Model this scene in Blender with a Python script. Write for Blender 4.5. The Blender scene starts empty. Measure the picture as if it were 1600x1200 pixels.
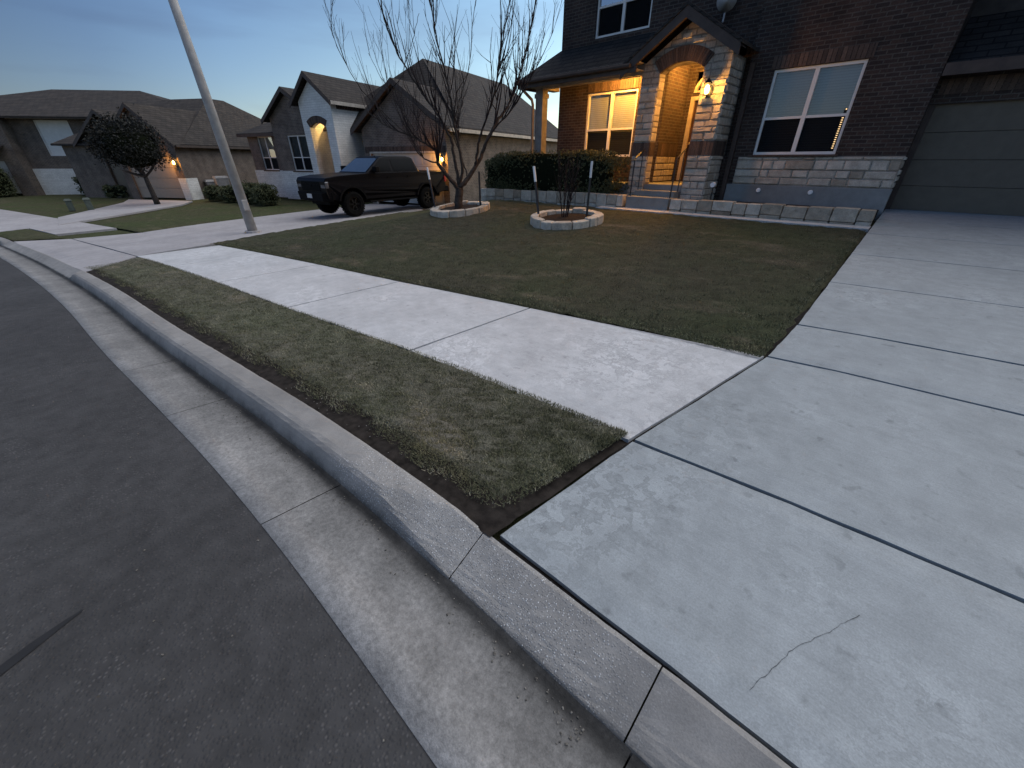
import bpy, math, random
import numpy as np
from mathutils import Vector, Matrix
R = math.radians
rnd = random.Random(7)
nr = np.random.default_rng(5)
scene = bpy.context.scene
COL = scene.collection

# ------------------------------------------------------------------ camera
cam = bpy.data.cameras.new('camera')
cam.sensor_width = 36.0
cam.lens = 610.0 / 1600.0 * 36.0
cam.clip_end = 3000
camo = bpy.data.objects.new('camera', cam)
COL.objects.link(camo)
camo.location = (0, 0, 1.6)
camo.rotation_euler = (R(90 - 29.85), 0, R(43.4))
scene.camera = camo

# ------------------------------------------------------------------ light
SUN_EL, SUN_AZ = R(9), R(24)
world = bpy.data.worlds.new('World')
scene.world = world
world.use_nodes = True
wn, wl = world.node_tree.nodes, world.node_tree.links
bg = wn['Background']
sky = wn.new('ShaderNodeTexSky')
sky.sky_type = 'NISHITA'
sky.sun_disc = False
sky.sun_elevation = SUN_EL
sky.sun_rotation = SUN_AZ
sky.altitude = 200
sky.air_density = 1.0
sky.dust_density = 0.3
sky.ozone_density = 3.0
tc = wn.new('ShaderNodeTexCoord')
mp = wn.new('ShaderNodeMapping')
mp.inputs['Scale'].default_value = (1.3, 1.3, 9.0)
mp.inputs['Rotation'].default_value = (0.05, 0.04, 0.0)
cn = wn.new('ShaderNodeTexNoise')
cn.inputs['Scale'].default_value = 2.2
cn.inputs['Detail'].default_value = 5
cr = wn.new('ShaderNodeValToRGB')
cr.color_ramp.elements[0].position = 0.50
cr.color_ramp.elements[1].position = 0.74
tint = wn.new('ShaderNodeMix'); tint.data_type = 'RGBA'; tint.blend_type = 'MULTIPLY'
tint.inputs['Factor'].default_value = 1.0
tint.inputs['B'].default_value = (1.0, 0.93, 1.12, 1)
clm = wn.new('ShaderNodeMix'); clm.data_type = 'RGBA'; clm.blend_type = 'MULTIPLY'
clm.inputs['B'].default_value = (0.86, 0.84, 0.86, 1)
wl.new(tc.outputs['Generated'], mp.inputs['Vector'])
wl.new(mp.outputs['Vector'], cn.inputs['Vector'])
wl.new(cn.outputs['Fac'], cr.inputs['Fac'])
wl.new(sky.outputs['Color'], tint.inputs['A'])
wl.new(tint.outputs['Result'], clm.inputs['A'])
wl.new(cr.outputs['Color'], clm.inputs['Factor'])
# the sky is brightest over the sunset side and duller away from it
gm = wn.new('ShaderNodeVectorMath'); gm.operation = 'DOT_PRODUCT'
gm.inputs[1].default_value = (math.sin(R(10)), math.cos(R(10)), 0.0)
nm = wn.new('ShaderNodeVectorMath'); nm.operation = 'NORMALIZE'
wl.new(tc.outputs['Generated'], nm.inputs[0]); wl.new(nm.outputs[0], gm.inputs[0])
g1 = wn.new('ShaderNodeMath'); g1.operation = 'MULTIPLY_ADD'; g1.inputs[1].default_value = 0.5; g1.inputs[2].default_value = 0.5
wl.new(gm.outputs['Value'], g1.inputs[0])
gr = wn.new('ShaderNodeValToRGB')
els = gr.color_ramp.elements
while len(els) < 7: els.new(0.5)
for e_, (p_, c_) in zip(els, ((0.0, (.50, .48, .46)), (0.34, (.34, .325, .31)), (0.41, (.24, .23, .22)), (0.475, (.31, .30, .29)), (0.56, (.50, .48, .43)), (0.835, (1.02, .91, .66)), (1.0, (1.0, .9, .66)))):
    e_.position = p_; e_.color = (*c_, 1)
wl.new(g1.outputs[0], gr.inputs['Fac'])
gx = wn.new('ShaderNodeMix'); gx.data_type = 'RGBA'; gx.blend_type = 'MULTIPLY'; gx.inputs['Factor'].default_value = 1.0
wl.new(clm.outputs['Result'], gx.inputs['A']); wl.new(gr.outputs['Color'], gx.inputs['B'])
wl.new(gx.outputs['Result'], bg.inputs['Color'])
bg.inputs['Strength'].default_value = 0.15

sl = bpy.data.lights.new('sun', 'SUN')
sl.energy = 1.05
sl.angle = R(75)
sl.color = (1.0, 0.96, 0.92)
so = bpy.data.objects.new('sun', sl)
COL.objects.link(so)
sd = Vector((math.sin(SUN_AZ) * math.cos(R(62)), math.cos(SUN_AZ) * math.cos(R(62)), math.sin(R(62))))
so.rotation_euler = sd.to_track_quat('Z', 'Y').to_euler()

vs = scene.view_settings
vs.view_transform = 'Standard'
vs.look = 'None'
vs.gamma = 1
vs.exposure = 1.5

# ------------------------------------------------------------------ helpers
class MB:
    def __init__(s):
        s.v, s.f, s.m, s.t = [], [], [], []
        s.tint = 0.5
    def vert(s, p):
        s.v.append(tuple(p)); s.t.append(s.tint); return len(s.v) - 1
    def face(s, pts, m=0):
        i = [s.vert(p) for p in pts]
        s.f.append(i); s.m.append(m)
    def idx(s, i, m=0):
        s.f.append(list(i)); s.m.append(m)
    def box(s, x0, x1, y0, y1, z0, z1, m=0):
        b = [s.vert(p) for p in ((x0,y0,z0),(x1,y0,z0),(x1,y1,z0),(x0,y1,z0),(x0,y0,z1),(x1,y0,z1),(x1,y1,z1),(x0,y1,z1))]
        for q in ((0,3,2,1),(4,5,6,7),(0,1,5,4),(1,2,6,5),(2,3,7,6),(3,0,4,7)):
            s.idx([b[k] for k in q], m)
    def hexa(s, lo, hi, m=0):      # two rings of 4 points
        a = [s.vert(p) for p in lo]; b = [s.vert(p) for p in hi]
        n = len(a)
        s.idx(a[::-1], m); s.idx(b, m)
        for k in range(n):
            s.idx((a[k], a[(k+1) % n], b[(k+1) % n], b[k]), m)
    def slab(s, pts, t=0.1, m=0):  # polygon thickened downwards
        s.hexa([(p[0], p[1], p[2] - t) for p in pts], pts, m)
    def exty(s, poly, y0, y1, m=0):  # polygon (x,z) seen from -y, extruded in y
        s.hexa([(x, y1, z) for x, z in poly], [(x, y0, z) for x, z in poly], m)
    def tube(s, pts, rad, n=6, m=0, cap=True):
        pts = [Vector(p) for p in pts]
        rings = []
        up = Vector((0.31, 0.22, 0.93)).normalized()
        for i, p in enumerate(pts):
            d = (pts[min(i+1, len(pts)-1)] - pts[max(i-1, 0)])
            if d.length < 1e-9: d = Vector((0, 0, 1))
            d.normalize()
            a = d.cross(up)
            if a.length < 0.05: a = d.cross(Vector((1, 0, 0)))
            a.normalize(); b = d.cross(a)
            r = rad[i] if hasattr(rad, '__len__') else rad
            rings.append([s.vert(p + a * (math.cos(2*math.pi*k/n) * r) + b * (math.sin(2*math.pi*k/n) * r)) for k in range(n)])
        for i in range(len(rings)-1):
            for k in range(n):
                s.idx((rings[i][k], rings[i][(k+1) % n], rings[i+1][(k+1) % n], rings[i+1][k]), m)
        if cap:
            s.idx(rings[0][::-1], m); s.idx(rings[-1], m)
    def lathe(s, prof, c=(0, 0, 0), n=24, axis='z', m=0):  # prof (r, h)
        rings = []
        for r, h in prof:
            ring = []
            for k in range(n):
                a = 2*math.pi*k/n
                x, y = r*math.cos(a), r*math.sin(a)
                p = (x, y, h) if axis == 'z' else ((x, h, y) if axis == 'y' else (h, x, y))
                ring.append(s.vert((p[0]+c[0], p[1]+c[1], p[2]+c[2])))
            rings.append(ring)
        for i in range(len(rings)-1):
            for k in range(n):
                s.idx((rings[i][k], rings[i][(k+1) % n], rings[i+1][(k+1) % n], rings[i+1][k]), m)
        s.idx(rings[0][::-1], m); s.idx(rings[-1], m)
    def obj(s, name, mats, parent=None, smooth=False, bevel=0, fixn=True, loc=None):
        me = bpy.data.meshes.new(name)
        me.from_pydata(s.v, [], s.f)
        if not isinstance(mats, (list, tuple)): mats = [mats]
        for m in mats: me.materials.append(m)
        me.polygons.foreach_set('material_index', s.m)
        a = me.attributes.new('tint', 'FLOAT', 'POINT')
        a.data.foreach_set('value', s.t)
        if fixn:
            import bmesh
            bm = bmesh.new(); bm.from_mesh(me)
            bmesh.ops.recalc_face_normals(bm, faces=bm.faces)
            bm.to_mesh(me); bm.free()
        if smooth:
            me.polygons.foreach_set('use_smooth', [True]*len(me.polygons))
        me.update()
        o = bpy.data.objects.new(name, me)
        COL.objects.link(o)
        if parent: o.parent = parent
        if loc: o.location = loc
        if bevel:
            b = o.modifiers.new('bevel', 'BEVEL'); b.width = bevel; b.segments = 2; b.limit_method = 'ANGLE'; b.angle_limit = R(40)
        return o

def empty(name, label, cat, loc=(0, 0, 0), rz=0, group=None):
    o = bpy.data.objects.new(name, None)
    o.empty_display_size = 0.2
    COL.objects.link(o)
    o.location = loc; o.rotation_euler = (0, 0, rz)
    o['label'] = label; o['category'] = cat
    if group: o['group'] = group
    return o
def tag(o, label, cat, group=None):
    o['label'] = label; o['category'] = cat
    if group: o['group'] = group
    return o
def kind(o, k, label=None, cat=None):
    o['kind'] = k
    if label: o['label'] = label
    if cat: o['category'] = cat
    return o

def tri_mesh(name, V, nper, mat, parent=None, tint=None):
    """V: (n, nper, 3) array of separate faces"""
    n = V.shape[0]
    me = bpy.data.meshes.new(name)
    me.vertices.add(n*nper); me.vertices.foreach_set('co', V.reshape(-1).astype(np.float32))
    me.loops.add(n*nper); me.loops.foreach_set('vertex_index', np.arange(n*nper, dtype=np.int32))
    me.polygons.add(n)
    me.polygons.foreach_set('loop_start', np.arange(0, n*nper, nper, dtype=np.int32))
    try: me.polygons.foreach_set('loop_total', np.full(n, nper, dtype=np.int32))
    except Exception: pass
    me.materials.append(mat)
    if tint is not None:
        a = me.attributes.new('tint', 'FLOAT', 'POINT')
        a.data.foreach_set('value', np.repeat(tint, nper).astype(np.float32))
    me.update(calc_edges=True)
    o = bpy.data.objects.new(name, me)
    COL.objects.link(o)
    if parent: o.parent = parent
    return o

# ------------------------------------------------------------------ materials
class NT:
    def __init__(s, name):
        s.mat = bpy.data.materials.new(name); s.mat.use_nodes = True
        s.n = s.mat.node_tree.nodes; s.l = s.mat.node_tree.links
        s.p = s.n['Principled BSDF']
    def new(s, t, **kw):
        n = s.n.new(t)
        for k, v in kw.items(): setattr(n, k, v)
        return n
    def link(s, a, b): s.l.new(a, b)
    def noise(s, vec, scale, detail=4, rough=0.55):
        n = s.new('ShaderNodeTexNoise'); n.inputs['Scale'].default_value = scale
        n.inputs['Detail'].default_value = detail; n.inputs['Roughness'].default_value = rough
        s.link(vec, n.inputs['Vector']); return n.outputs['Fac']
    def ramp(s, fac, stops):
        r = s.new('ShaderNodeValToRGB')
        e = r.color_ramp.elements
        while len(e) < len(stops): e.new(0.5)
        for i, (p, c) in enumerate(stops):
            e[i].position = p
            e[i].color = (c, c, c, 1) if isinstance(c, (int, float)) else (*c, 1)
        s.link(fac, r.inputs['Fac']); return r.outputs['Color']
    def mix(s, fac, a, b, blend='MIX'):
        m = s.new('ShaderNodeMix', data_type='RGBA', blend_type=blend)
        for sock, val in ((m.inputs['Factor'], fac), (m.inputs['A'], a), (m.inputs['B'], b)):
            if isinstance(val, (int, float)): 
                sock.default_value = val if sock.name == 'Factor' else (val, val, val, 1)
            elif isinstance(val, tuple): sock.default_value = (*val, 1)
            else: s.link(val, sock)
        return m.outputs['Result']
    def math(s, op, a, b=0.0, clamp=False):
        m = s.new('ShaderNodeMath', operation=op); m.use_clamp = clamp
        for i, val in enumerate((a, b)):
            if isinstance(val, (int, float)): m.inputs[i].default_value = val
            else: s.link(val, m.inputs[i])
        return m.outputs[0]
    def obj(s): return s.new('ShaderNodeTexCoord').outputs['Object']
    def attr(s, name='tint'):
        return s.new('ShaderNodeAttribute', attribute_name=name).outputs['Fac']
    def bump(s, h, strength=0.4, dist=0.01, prev=None):
        b = s.new('ShaderNodeBump'); b.inputs['Strength'].default_value = strength; b.inputs['Distance'].default_value = dist
        s.link(h, b.inputs['Height'])
        if prev is not None: s.link(prev, b.inputs['Normal'])
        s.link(b.outputs[0], s.p.inputs['Normal']); return b.outputs[0]
    def color(s, c):
        if isinstance(c, tuple): s.p.inputs['Base Color'].default_value = (*c, 1)
        else: s.link(c, s.p.inputs['Base Color'])
    def set(s, rough=0.8, spec=0.3, metal=0.0, coat=0.0):
        s.p.inputs['Roughness'].default_value = rough
        s.p.inputs['Specular IOR Level'].default_value = spec
        s.p.inputs['Metallic'].default_value = metal
        s.p.inputs['Coat Weight'].default_value = coat

def plain(name, c, rough=0.6, spec=0.3, metal=0.0, var=0.25, scale=6.0, coat=0.0, bump=0.0):
    t = NT(name)
    n = t.noise(t.obj(), scale, 5)
    lo = tuple(x*(1-var) for x in c); hi = tuple(min(1, x*(1+var)) for x in c)
    t.color(t.ramp(n, [(0.3, lo), (0.7, hi)]))
    t.set(rough, spec, metal, coat)
    if bump: t.bump(t.noise(t.obj(), scale*12, 3), bump, 0.004)
    return t.mat

def wallvec(t):
    """(u, z) on vertical faces, whichever way they look"""
    g = t.new('ShaderNodeTexCoord')
    sn = t.new('ShaderNodeSeparateXYZ'); t.link(g.outputs['Normal'], sn.inputs[0])
    so_ = t.new('ShaderNodeSeparateXYZ'); t.link(g.outputs['Object'], so_.inputs[0])
    ax = t.math('ABSOLUTE', sn.outputs[0]); ay = t.math('ABSOLUTE', sn.outputs[1])
    k = t.math('GREATER_THAN', ax, ay)
    u = t.math('ADD', t.math('MULTIPLY', k, so_.outputs[1]), t.math('MULTIPLY', t.math('SUBTRACT', 1.0, k), so_.outputs[0]))
    c = t.new('ShaderNodeCombineXYZ')
    t.link(u, c.inputs[0]); t.link(so_.outputs[2], c.inputs[1])
    return c.outputs[0], g.outputs['Object']

def brickmat(name, c1, c2, mortar, bw=0.2, bh=0.067, ms=0.010, bump=0.5, var=0.35, distort=0.0, rough=0.85, squash=1.0, freq=2, bdist=0.012):
    t = NT(name)
    vec, ob = wallvec(t)
    if distort:
        nz = t.new('ShaderNodeTexNoise'); nz.inputs['Scale'].default_value = 3.0; nz.inputs['Detail'].default_value = 3
        t.link(ob, nz.inputs['Vector'])
        vm = t.new('ShaderNodeVectorMath', operation='MULTIPLY_ADD')
        t.link(nz.outputs['Color'], vm.inputs[0]); vm.inputs[1].default_value = (distort, distort, 0)
        t.link(vec, vm.inputs[2]); vec = vm.outputs[0]
    b = t.new('ShaderNodeTexBrick')
    b.inputs['Scale'].default_value = 1.0
    b.inputs['Brick Width'].default_value = bw; b.inputs['Row Height'].default_value = bh
    b.inputs['Mortar Size'].default_value = ms; b.inputs['Mortar Smooth'].default_value = 0.15
    b.inputs['Bias'].default_value = 0.0
    b.squash = squash; b.squash_frequency = freq
    b.inputs['Color1'].default_value = (*c1, 1); b.inputs['Color2'].default_value = (*c2, 1); b.inputs['Mortar'].default_value = (*mortar, 1)
    t.link(vec, b.inputs['Vector'])
    n = t.noise(ob, 2.2, 5); n2 = t.noise(ob, 38, 4)
    c = t.mix(1.0, b.outputs['Color'], t.ramp(n, [(0.3, 1-var), (0.72, 1+var*0.6)]), 'MULTIPLY')
    c = t.mix(1.0, c, t.ramp(n2, [(0.3, 0.75), (0.7, 1.2)]), 'MULTIPLY')
    t.color(c); t.set(rough, 0.25)
    h = t.math('ADD', t.math('SUBTRACT', 1.0, b.outputs['Fac']), t.math('MULTIPLY', n2, 0.5))
    t.bump(h, bump, bdist)
    return t.mat

def concrete(name, c, stain=0.25, speck=0.0, uvstain=False, scuff=0.0, bump=0.25, gutter=False):
    t = NT(name)
    ob = t.obj()
    n1 = t.noise(ob, 0.9, 6, 0.6); n2 = t.noise(ob, 7, 6, 0.65); n3 = t.noise(ob, 160, 3, 0.6)
    col = t.mix(1.0, c, t.ramp(n1, [(0.28, 1-stain), (0.72, 1+stain*0.5)]), 'MULTIPLY')
    col = t.mix(1.0, col, t.ramp(n2, [(0.3, 0.86), (0.7, 1.08)]), 'MULTIPLY')
    col = t.mix(1.0, col, t.ramp(n3, [(0.3, 0.86), (0.7, 1.12)]), 'MULTIPLY')
    # old trowel marks and wear, in patches
    if scuff:
        nz = t.new('ShaderNodeTexNoise'); nz.inputs['Scale'].default_value = 9.5; nz.inputs['Detail'].default_value = 9
        nz.inputs['Roughness'].default_value = 0.74; nz.inputs['Distortion'].default_value = 0.35
        t.link(ob, nz.inputs['Vector'])
        patch = t.math('ADD', t.ramp(t.noise(ob, 0.9, 4), [(0.50, 0.0), (0.68, 0.8)]), t.attr(), clamp=True)
        lines = t.ramp(nz.outputs['Fac'], [(0.36, 1.0), (0.46, 1-scuff*0.5), (0.485, 1-scuff), (0.515, 1.10), (0.60, 1.0)])
        col = t.mix(patch, col, t.mix(1.0, col, lines, 'MULTIPLY'))
        mb_ = t.new('ShaderNodeMapping'); mb_.inputs['Scale'].default_value = (4, 140, 4); t.link(ob, mb_.inputs['Vector'])
        col = t.mix(1.0, col, t.ramp(t.noise(mb_.outputs['Vector'], 1.0, 2), [(0.3, 0.95), (0.7, 1.04)]), 'MULTIPLY')
        spots = t.ramp(t.noise(ob, 13, 2, 0.4), [(0.24, 0.72), (0.33, 1.0)])
        col = t.mix(0.8, col, t.mix(1.0, col, spots, 'MULTIPLY'))
    if speck:
        v = t.new('ShaderNodeTexVoronoi'); v.inputs['Scale'].default_value = 135; t.link(ob, v.inputs['Vector'])
        sp = t.ramp(v.outputs['Distance'], [(0.18, 1.0), (0.55, 0.0)])
        pick = t.new('ShaderNodeSeparateColor'); t.link(v.outputs['Color'], pick.inputs[0])
        on = t.math('GREATER_THAN', pick.outputs[0], 0.40)
        mask = t.ramp(t.attr(), [(0.15, 0.0), (0.75, 1.0)])
        f = t.math('MULTIPLY', t.math('MULTIPLY', sp, on), t.math('MULTIPLY', mask, speck))
        grit = t.mix(t.math('POWER', pick.outputs[1], 1.8), (0.16, 0.155, 0.145), (0.72, 0.72, 0.71))
        dk = t.mix(t.math('MULTIPLY', mask, 0.35), col, t.mix(1.0, col, 1.3, 'MULTIPLY'))
        col = t.mix(f, dk, grit)
        t.bump(t.math('ADD', t.math('MULTIPLY', f, 0.8), t.math('MULTIPLY', n3, 0.3)), 0.6, 0.006)
    else:
        t.bump(t.math('ADD', t.math('MULTIPLY', n3, 0.5), n2), bump, 0.006)
    if uvstain:
        uv = t.new('ShaderNodeTexCoord').outputs['UV']
        sx = t.new('ShaderNodeSeparateXYZ'); t.link(uv, sx.inputs[0])
        wob = t.math('MULTIPLY', t.math('SUBTRACT', t.noise(ob, 5, 5, 0.7), 0.5), 0.055)
        d = t.math('ABSOLUTE', t.math('ADD', sx.outputs[1], t.math('ADD', wob, 0.018)))
        if gutter:
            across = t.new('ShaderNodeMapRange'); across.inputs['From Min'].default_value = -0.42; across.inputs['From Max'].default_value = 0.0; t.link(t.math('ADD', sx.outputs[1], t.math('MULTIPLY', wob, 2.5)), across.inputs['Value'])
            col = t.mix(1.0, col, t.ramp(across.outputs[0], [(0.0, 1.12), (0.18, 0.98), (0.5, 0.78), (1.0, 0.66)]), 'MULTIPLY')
            col = t.mix(1.0, col, t.ramp(t.noise(ob, 3.3, 7, 0.7), [(0.35, 0.80), (0.6, 1.08)]), 'MULTIPLY')
            col = t.mix(1.0, col, t.ramp(t.noise(ob, 45, 5, 0.75), [(0.35, 0.72), (0.65, 1.22)]), 'MULTIPLY')
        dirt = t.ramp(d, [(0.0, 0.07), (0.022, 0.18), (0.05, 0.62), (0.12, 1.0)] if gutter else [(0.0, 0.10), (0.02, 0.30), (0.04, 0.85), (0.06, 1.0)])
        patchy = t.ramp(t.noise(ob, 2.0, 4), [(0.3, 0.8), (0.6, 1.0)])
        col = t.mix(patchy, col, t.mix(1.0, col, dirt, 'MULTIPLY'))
    t.color(col); t.set(0.82, 0.3)
    return t.mat

M = {}
M['brick'] = brickmat('dark brown brick', (0.058, 0.037, 0.029), (0.029, 0.021, 0.019), (0.075, 0.065, 0.056), ms=0.009)
M['tanbrick'] = brickmat('taupe brick', (0.155, 0.118, 0.095), (0.105, 0.083, 0.070), (0.20, 0.175, 0.15), ms=0.009)
M['redtan'] = brickmat('pinkish tan brick', (0.15, 0.112, 0.09), (0.115, 0.088, 0.072), (0.18, 0.155, 0.13))
M['whitebrick'] = brickmat('white limestone courses', (0.74, 0.73, 0.69), (0.66, 0.65, 0.61), (0.54, 0.53, 0.50), bw=0.34, bh=0.10, ms=0.008, bump=0.5, var=0.12)
M['stonebase'] = brickmat('stone mortar', (0.34, 0.31, 0.27), (0.26, 0.235, 0.20), (0.17, 0.155, 0.135), bw=0.31, bh=0.12, ms=0.012, bump=0.8, distort=0.05, squash=0.7, bdist=0.02)
def stonemat():
    t = NT('chopped limestone')
    ob = t.obj(); a = t.attr()
    c = t.ramp(a, [(0.0, (0.21, 0.16, 0.11)), (0.15, (0.33, 0.28, 0.215)), (0.5, (0.46, 0.41, 0.335)), (1.0, (0.56, 0.51, 0.43))])
    c = t.mix(1.0, c, t.ramp(t.noise(ob, 9, 5), [(0.3, 0.72), (0.7, 1.1)]), 'MULTIPLY')
    c = t.mix(1.0, c, t.ramp(t.noise(ob, 60, 4), [(0.3, 0.8), (0.7, 1.12)]), 'MULTIPLY')
    t.color(c); t.set(0.88, 0.2)
    t.bump(t.math('ADD', t.noise(ob, 22, 6, 0.7), t.noise(ob, 7, 3)), 0.9, 0.02)
    return t.mat
M['stone'] = stonemat()
M['grit'] = plain('grey road grit', (0.13, 0.12, 0.105), 0.9, 0.1, 0, 0.6, 60)
def soldiermat():
    t = NT('single dark bricks'); ob = t.obj(); a = t.attr()
    c = t.ramp(a, [(0.0, (0.05, 0.036, 0.03)), (1.0, (0.11, 0.075, 0.058))])
    c = t.mix(1.0, c, t.ramp(t.noise(ob, 45, 4), [(0.3, 0.75), (0.7, 1.2)]), 'MULTIPLY')
    t.color(c); t.set(0.85, 0.25); t.bump(t.noise(ob, 60, 4), 0.5, 0.005)
    return t.mat
M['soldier'] = soldiermat()
M['shingle'] = brickmat('grey brown shingles', (0.045, 0.040, 0.036), (0.030, 0.027, 0.026), (0.013, 0.012, 0.012), bw=0.33, bh=0.105, ms=0.012, bump=0.7, var=0.3, rough=0.95)
M['shingle2'] = brickmat('brown shingles', (0.052, 0.043, 0.037), (0.036, 0.031, 0.028), (0.018, 0.016, 0.014), bw=0.33, bh=0.12, ms=0.012, bump=0.7, var=0.3, rough=0.95)
M['trimdark'] = plain('dark brown trim paint', (0.055, 0.038, 0.030), 0.6)
M['trim'] = plain('taupe trim paint', (0.17, 0.145, 0.12), 0.6)
M['trimlight'] = plain('pale trim paint', (0.36, 0.32, 0.27), 0.6)
M['post'] = plain('grey painted wood', (0.20, 0.19, 0.175), 0.65)
M['soffit'] = plain('beige soffit', (0.32, 0.27, 0.21), 0.7)
M['siding'] = plain('dark siding', (0.05, 0.042, 0.036), 0.8)
M['white'] = plain('white vinyl', (0.62, 0.61, 0.58), 0.45, var=0.06)
M['found'] = concrete('foundation concrete', (0.21, 0.22, 0.215), 0.3)
M['gdoor'] = plain('taupe garage door', (0.105, 0.088, 0.066), 0.65, var=0.1)
M['gdoorw'] = plain('pale garage door', (0.40, 0.38, 0.35), 0.55, var=0.06)
M['gdoort'] = plain('tan garage door', (0.30, 0.25, 0.20), 0.55, var=0.06)
M['doorwood'] = plain('dark stained door', (0.035, 0.018, 0.010), 0.4, 0.5)
M['black'] = plain('black metal', (0.015, 0.015, 0.016), 0.45, 0.5)
M['galv'] = plain('weathered galvanised steel', (0.33, 0.32, 0.31), 0.6, 0.4, 0.0, 0.18, 5)
M['grey'] = plain('light grey plastic', (0.42, 0.42, 0.42), 0.5)
M['vent'] = plain('white vent cap', (0.66, 0.68, 0.68), 0.5, var=0.05)
M['bin'] = plain('pale grey bin plastic', (0.30, 0.29, 0.28), 0.5)
M['greenbox'] = plain('pale green utility box', (0.075, 0.09, 0.075), 0.6)
M['dirt'] = plain('bare dark soil', (0.024, 0.020, 0.017), 0.95, 0.1, 0, 0.5, 18, bump=0.8)
M['mulch'] = plain('dark mulch', (0.028, 0.02, 0.015), 0.95, 0.1, 0, 0.6, 30, bump=1.0)
M['crack'] = plain('dirty crack', (0.075, 0.08, 0.08), 0.95)
M['joint'] = plain('dark joint filler', (0.016, 0.014, 0.013), 0.95, 0.1, 0, 0.5, 30)
M['bark'] = plain('grey bark', (0.050, 0.042, 0.037), 0.9, 0.1, 0, 0.4, 14, bump=1.0)
M['twig'] = plain('dark twigs', (0.028, 0.021, 0.021), 0.9, 0.15, 0, 0.3, 10)
M['stake_tip'] = plain('white painted stake tip', (0.72, 0.73, 0.72), 0.5, var=0.05)
M['walk'] = concrete('sidewalk concrete', (0.475, 0.475, 0.475), 0.24, scuff=0.42)
M['drive'] = concrete('driveway concrete', (0.285, 0.308, 0.316), 0.17, scuff=0.30)
M['ndrive'] = concrete('far driveway concrete', (0.32, 0.305, 0.305), 0.2)
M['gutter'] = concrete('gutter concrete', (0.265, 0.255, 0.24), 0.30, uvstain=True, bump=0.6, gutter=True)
M['kerb'] = concrete('kerb concrete', (0.25, 0.24, 0.225), 0.30, speck=0.9, uvstain=True)

def asphaltmat():
    t = NT('asphalt'); ob = t.obj()
    v = t.new('ShaderNodeTexVoronoi'); v.inputs['Scale'].default_value = 70; t.link(ob, v.inputs['Vector'])
    pk = t.new('ShaderNodeSeparateColor'); t.link(v.outputs['Color'], pk.inputs[0])
    peb = t.ramp(v.outputs['Distance'], [(0.15, 1.0), (0.5, 0.0)])
    big = t.noise(ob, 0.8, 5); mid = t.noise(ob, 9, 6, 0.7)
    base = t.mix(1.0, (0.047, 0.046, 0.046), t.ramp(big, [(0.3, 0.8), (0.7, 1.2)]), 'MULTIPLY')
    base = t.mix(1.0, base, t.ramp(mid, [(0.3, 0.75), (0.7, 1.25)]), 'MULTIPLY')
    lt = t.math('MULTIPLY', peb, t.math('GREATER_THAN', pk.outputs[0], 0.74))
    col = t.mix(t.math('MULTIPLY', lt, t.ramp(t.noise(ob, 3.0, 3), [(0.45, 0.25), (0.7, 0.9)])), base, (0.105, 0.10, 0.098))
    t.color(col); t.set(0.9, 0.25)
    t.bump(t.math('ADD', t.math('MULTIPLY', peb, 0.6), mid), 0.55, 0.008)
    return t.mat
M['asphalt'] = asphaltmat()
M['tar'] = plain('tar streak', (0.018, 0.018, 0.019), 0.8)

def groundmat(name, green, brown, pale):
    t = NT(name); ob = t.obj()
    n1 = t.noise(ob, 0.55, 5, 0.6); n2 = t.noise(ob, 6, 6, 0.7); n3 = t.noise(ob, 70, 4, 0.7)
    c = t.mix(t.ramp(n1, [(0.35, 0.0), (0.62, 1.0)]), green, brown)
    mpn = t.new('ShaderNodeMapping'); mpn.inputs['Scale'].default_value = (1.0, 2.4, 1.0); mpn.inputs['Rotation'].default_value = (0, 0, 0.35); t.link(ob, mpn.inputs['Vector'])
    c = t.mix(t.ramp(t.noise(mpn.outputs['Vector'], 0.9, 5, 0.62), [(0.56, 0.0), (0.70, 0.75)]), c, pale)
    c = t.mix(1.0, c, t.ramp(n2, [(0.3, 0.65), (0.7, 1.3)]), 'MULTIPLY')
    c = t.mix(1.0, c, t.ramp(n3, [(0.3, 0.5), (0.7, 1.45)]), 'MULTIPLY')
    t.color(c); t.set(0.95, 0.1)
    t.bump(t.math('ADD', t.math('MULTIPLY', n2, 1.2), n3), 1.0, 0.02)
    return t.mat
M['turf'] = groundmat('dormant turf', (0.050, 0.056, 0.030), (0.057, 0.054, 0.036), (0.115, 0.096, 0.068))
M['turfv'] = groundmat('brightened verge turf', (0.11, 0.113, 0.075), (0.12, 0.113, 0.085), (0.19, 0.17, 0.135))  # paler copy of the turf: brighter light on the verge put into its colour
M['turf2'] = groundmat('greener turf', (0.052, 0.064, 0.026), (0.060, 0.060, 0.032), (0.09, 0.082, 0.05))

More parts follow.
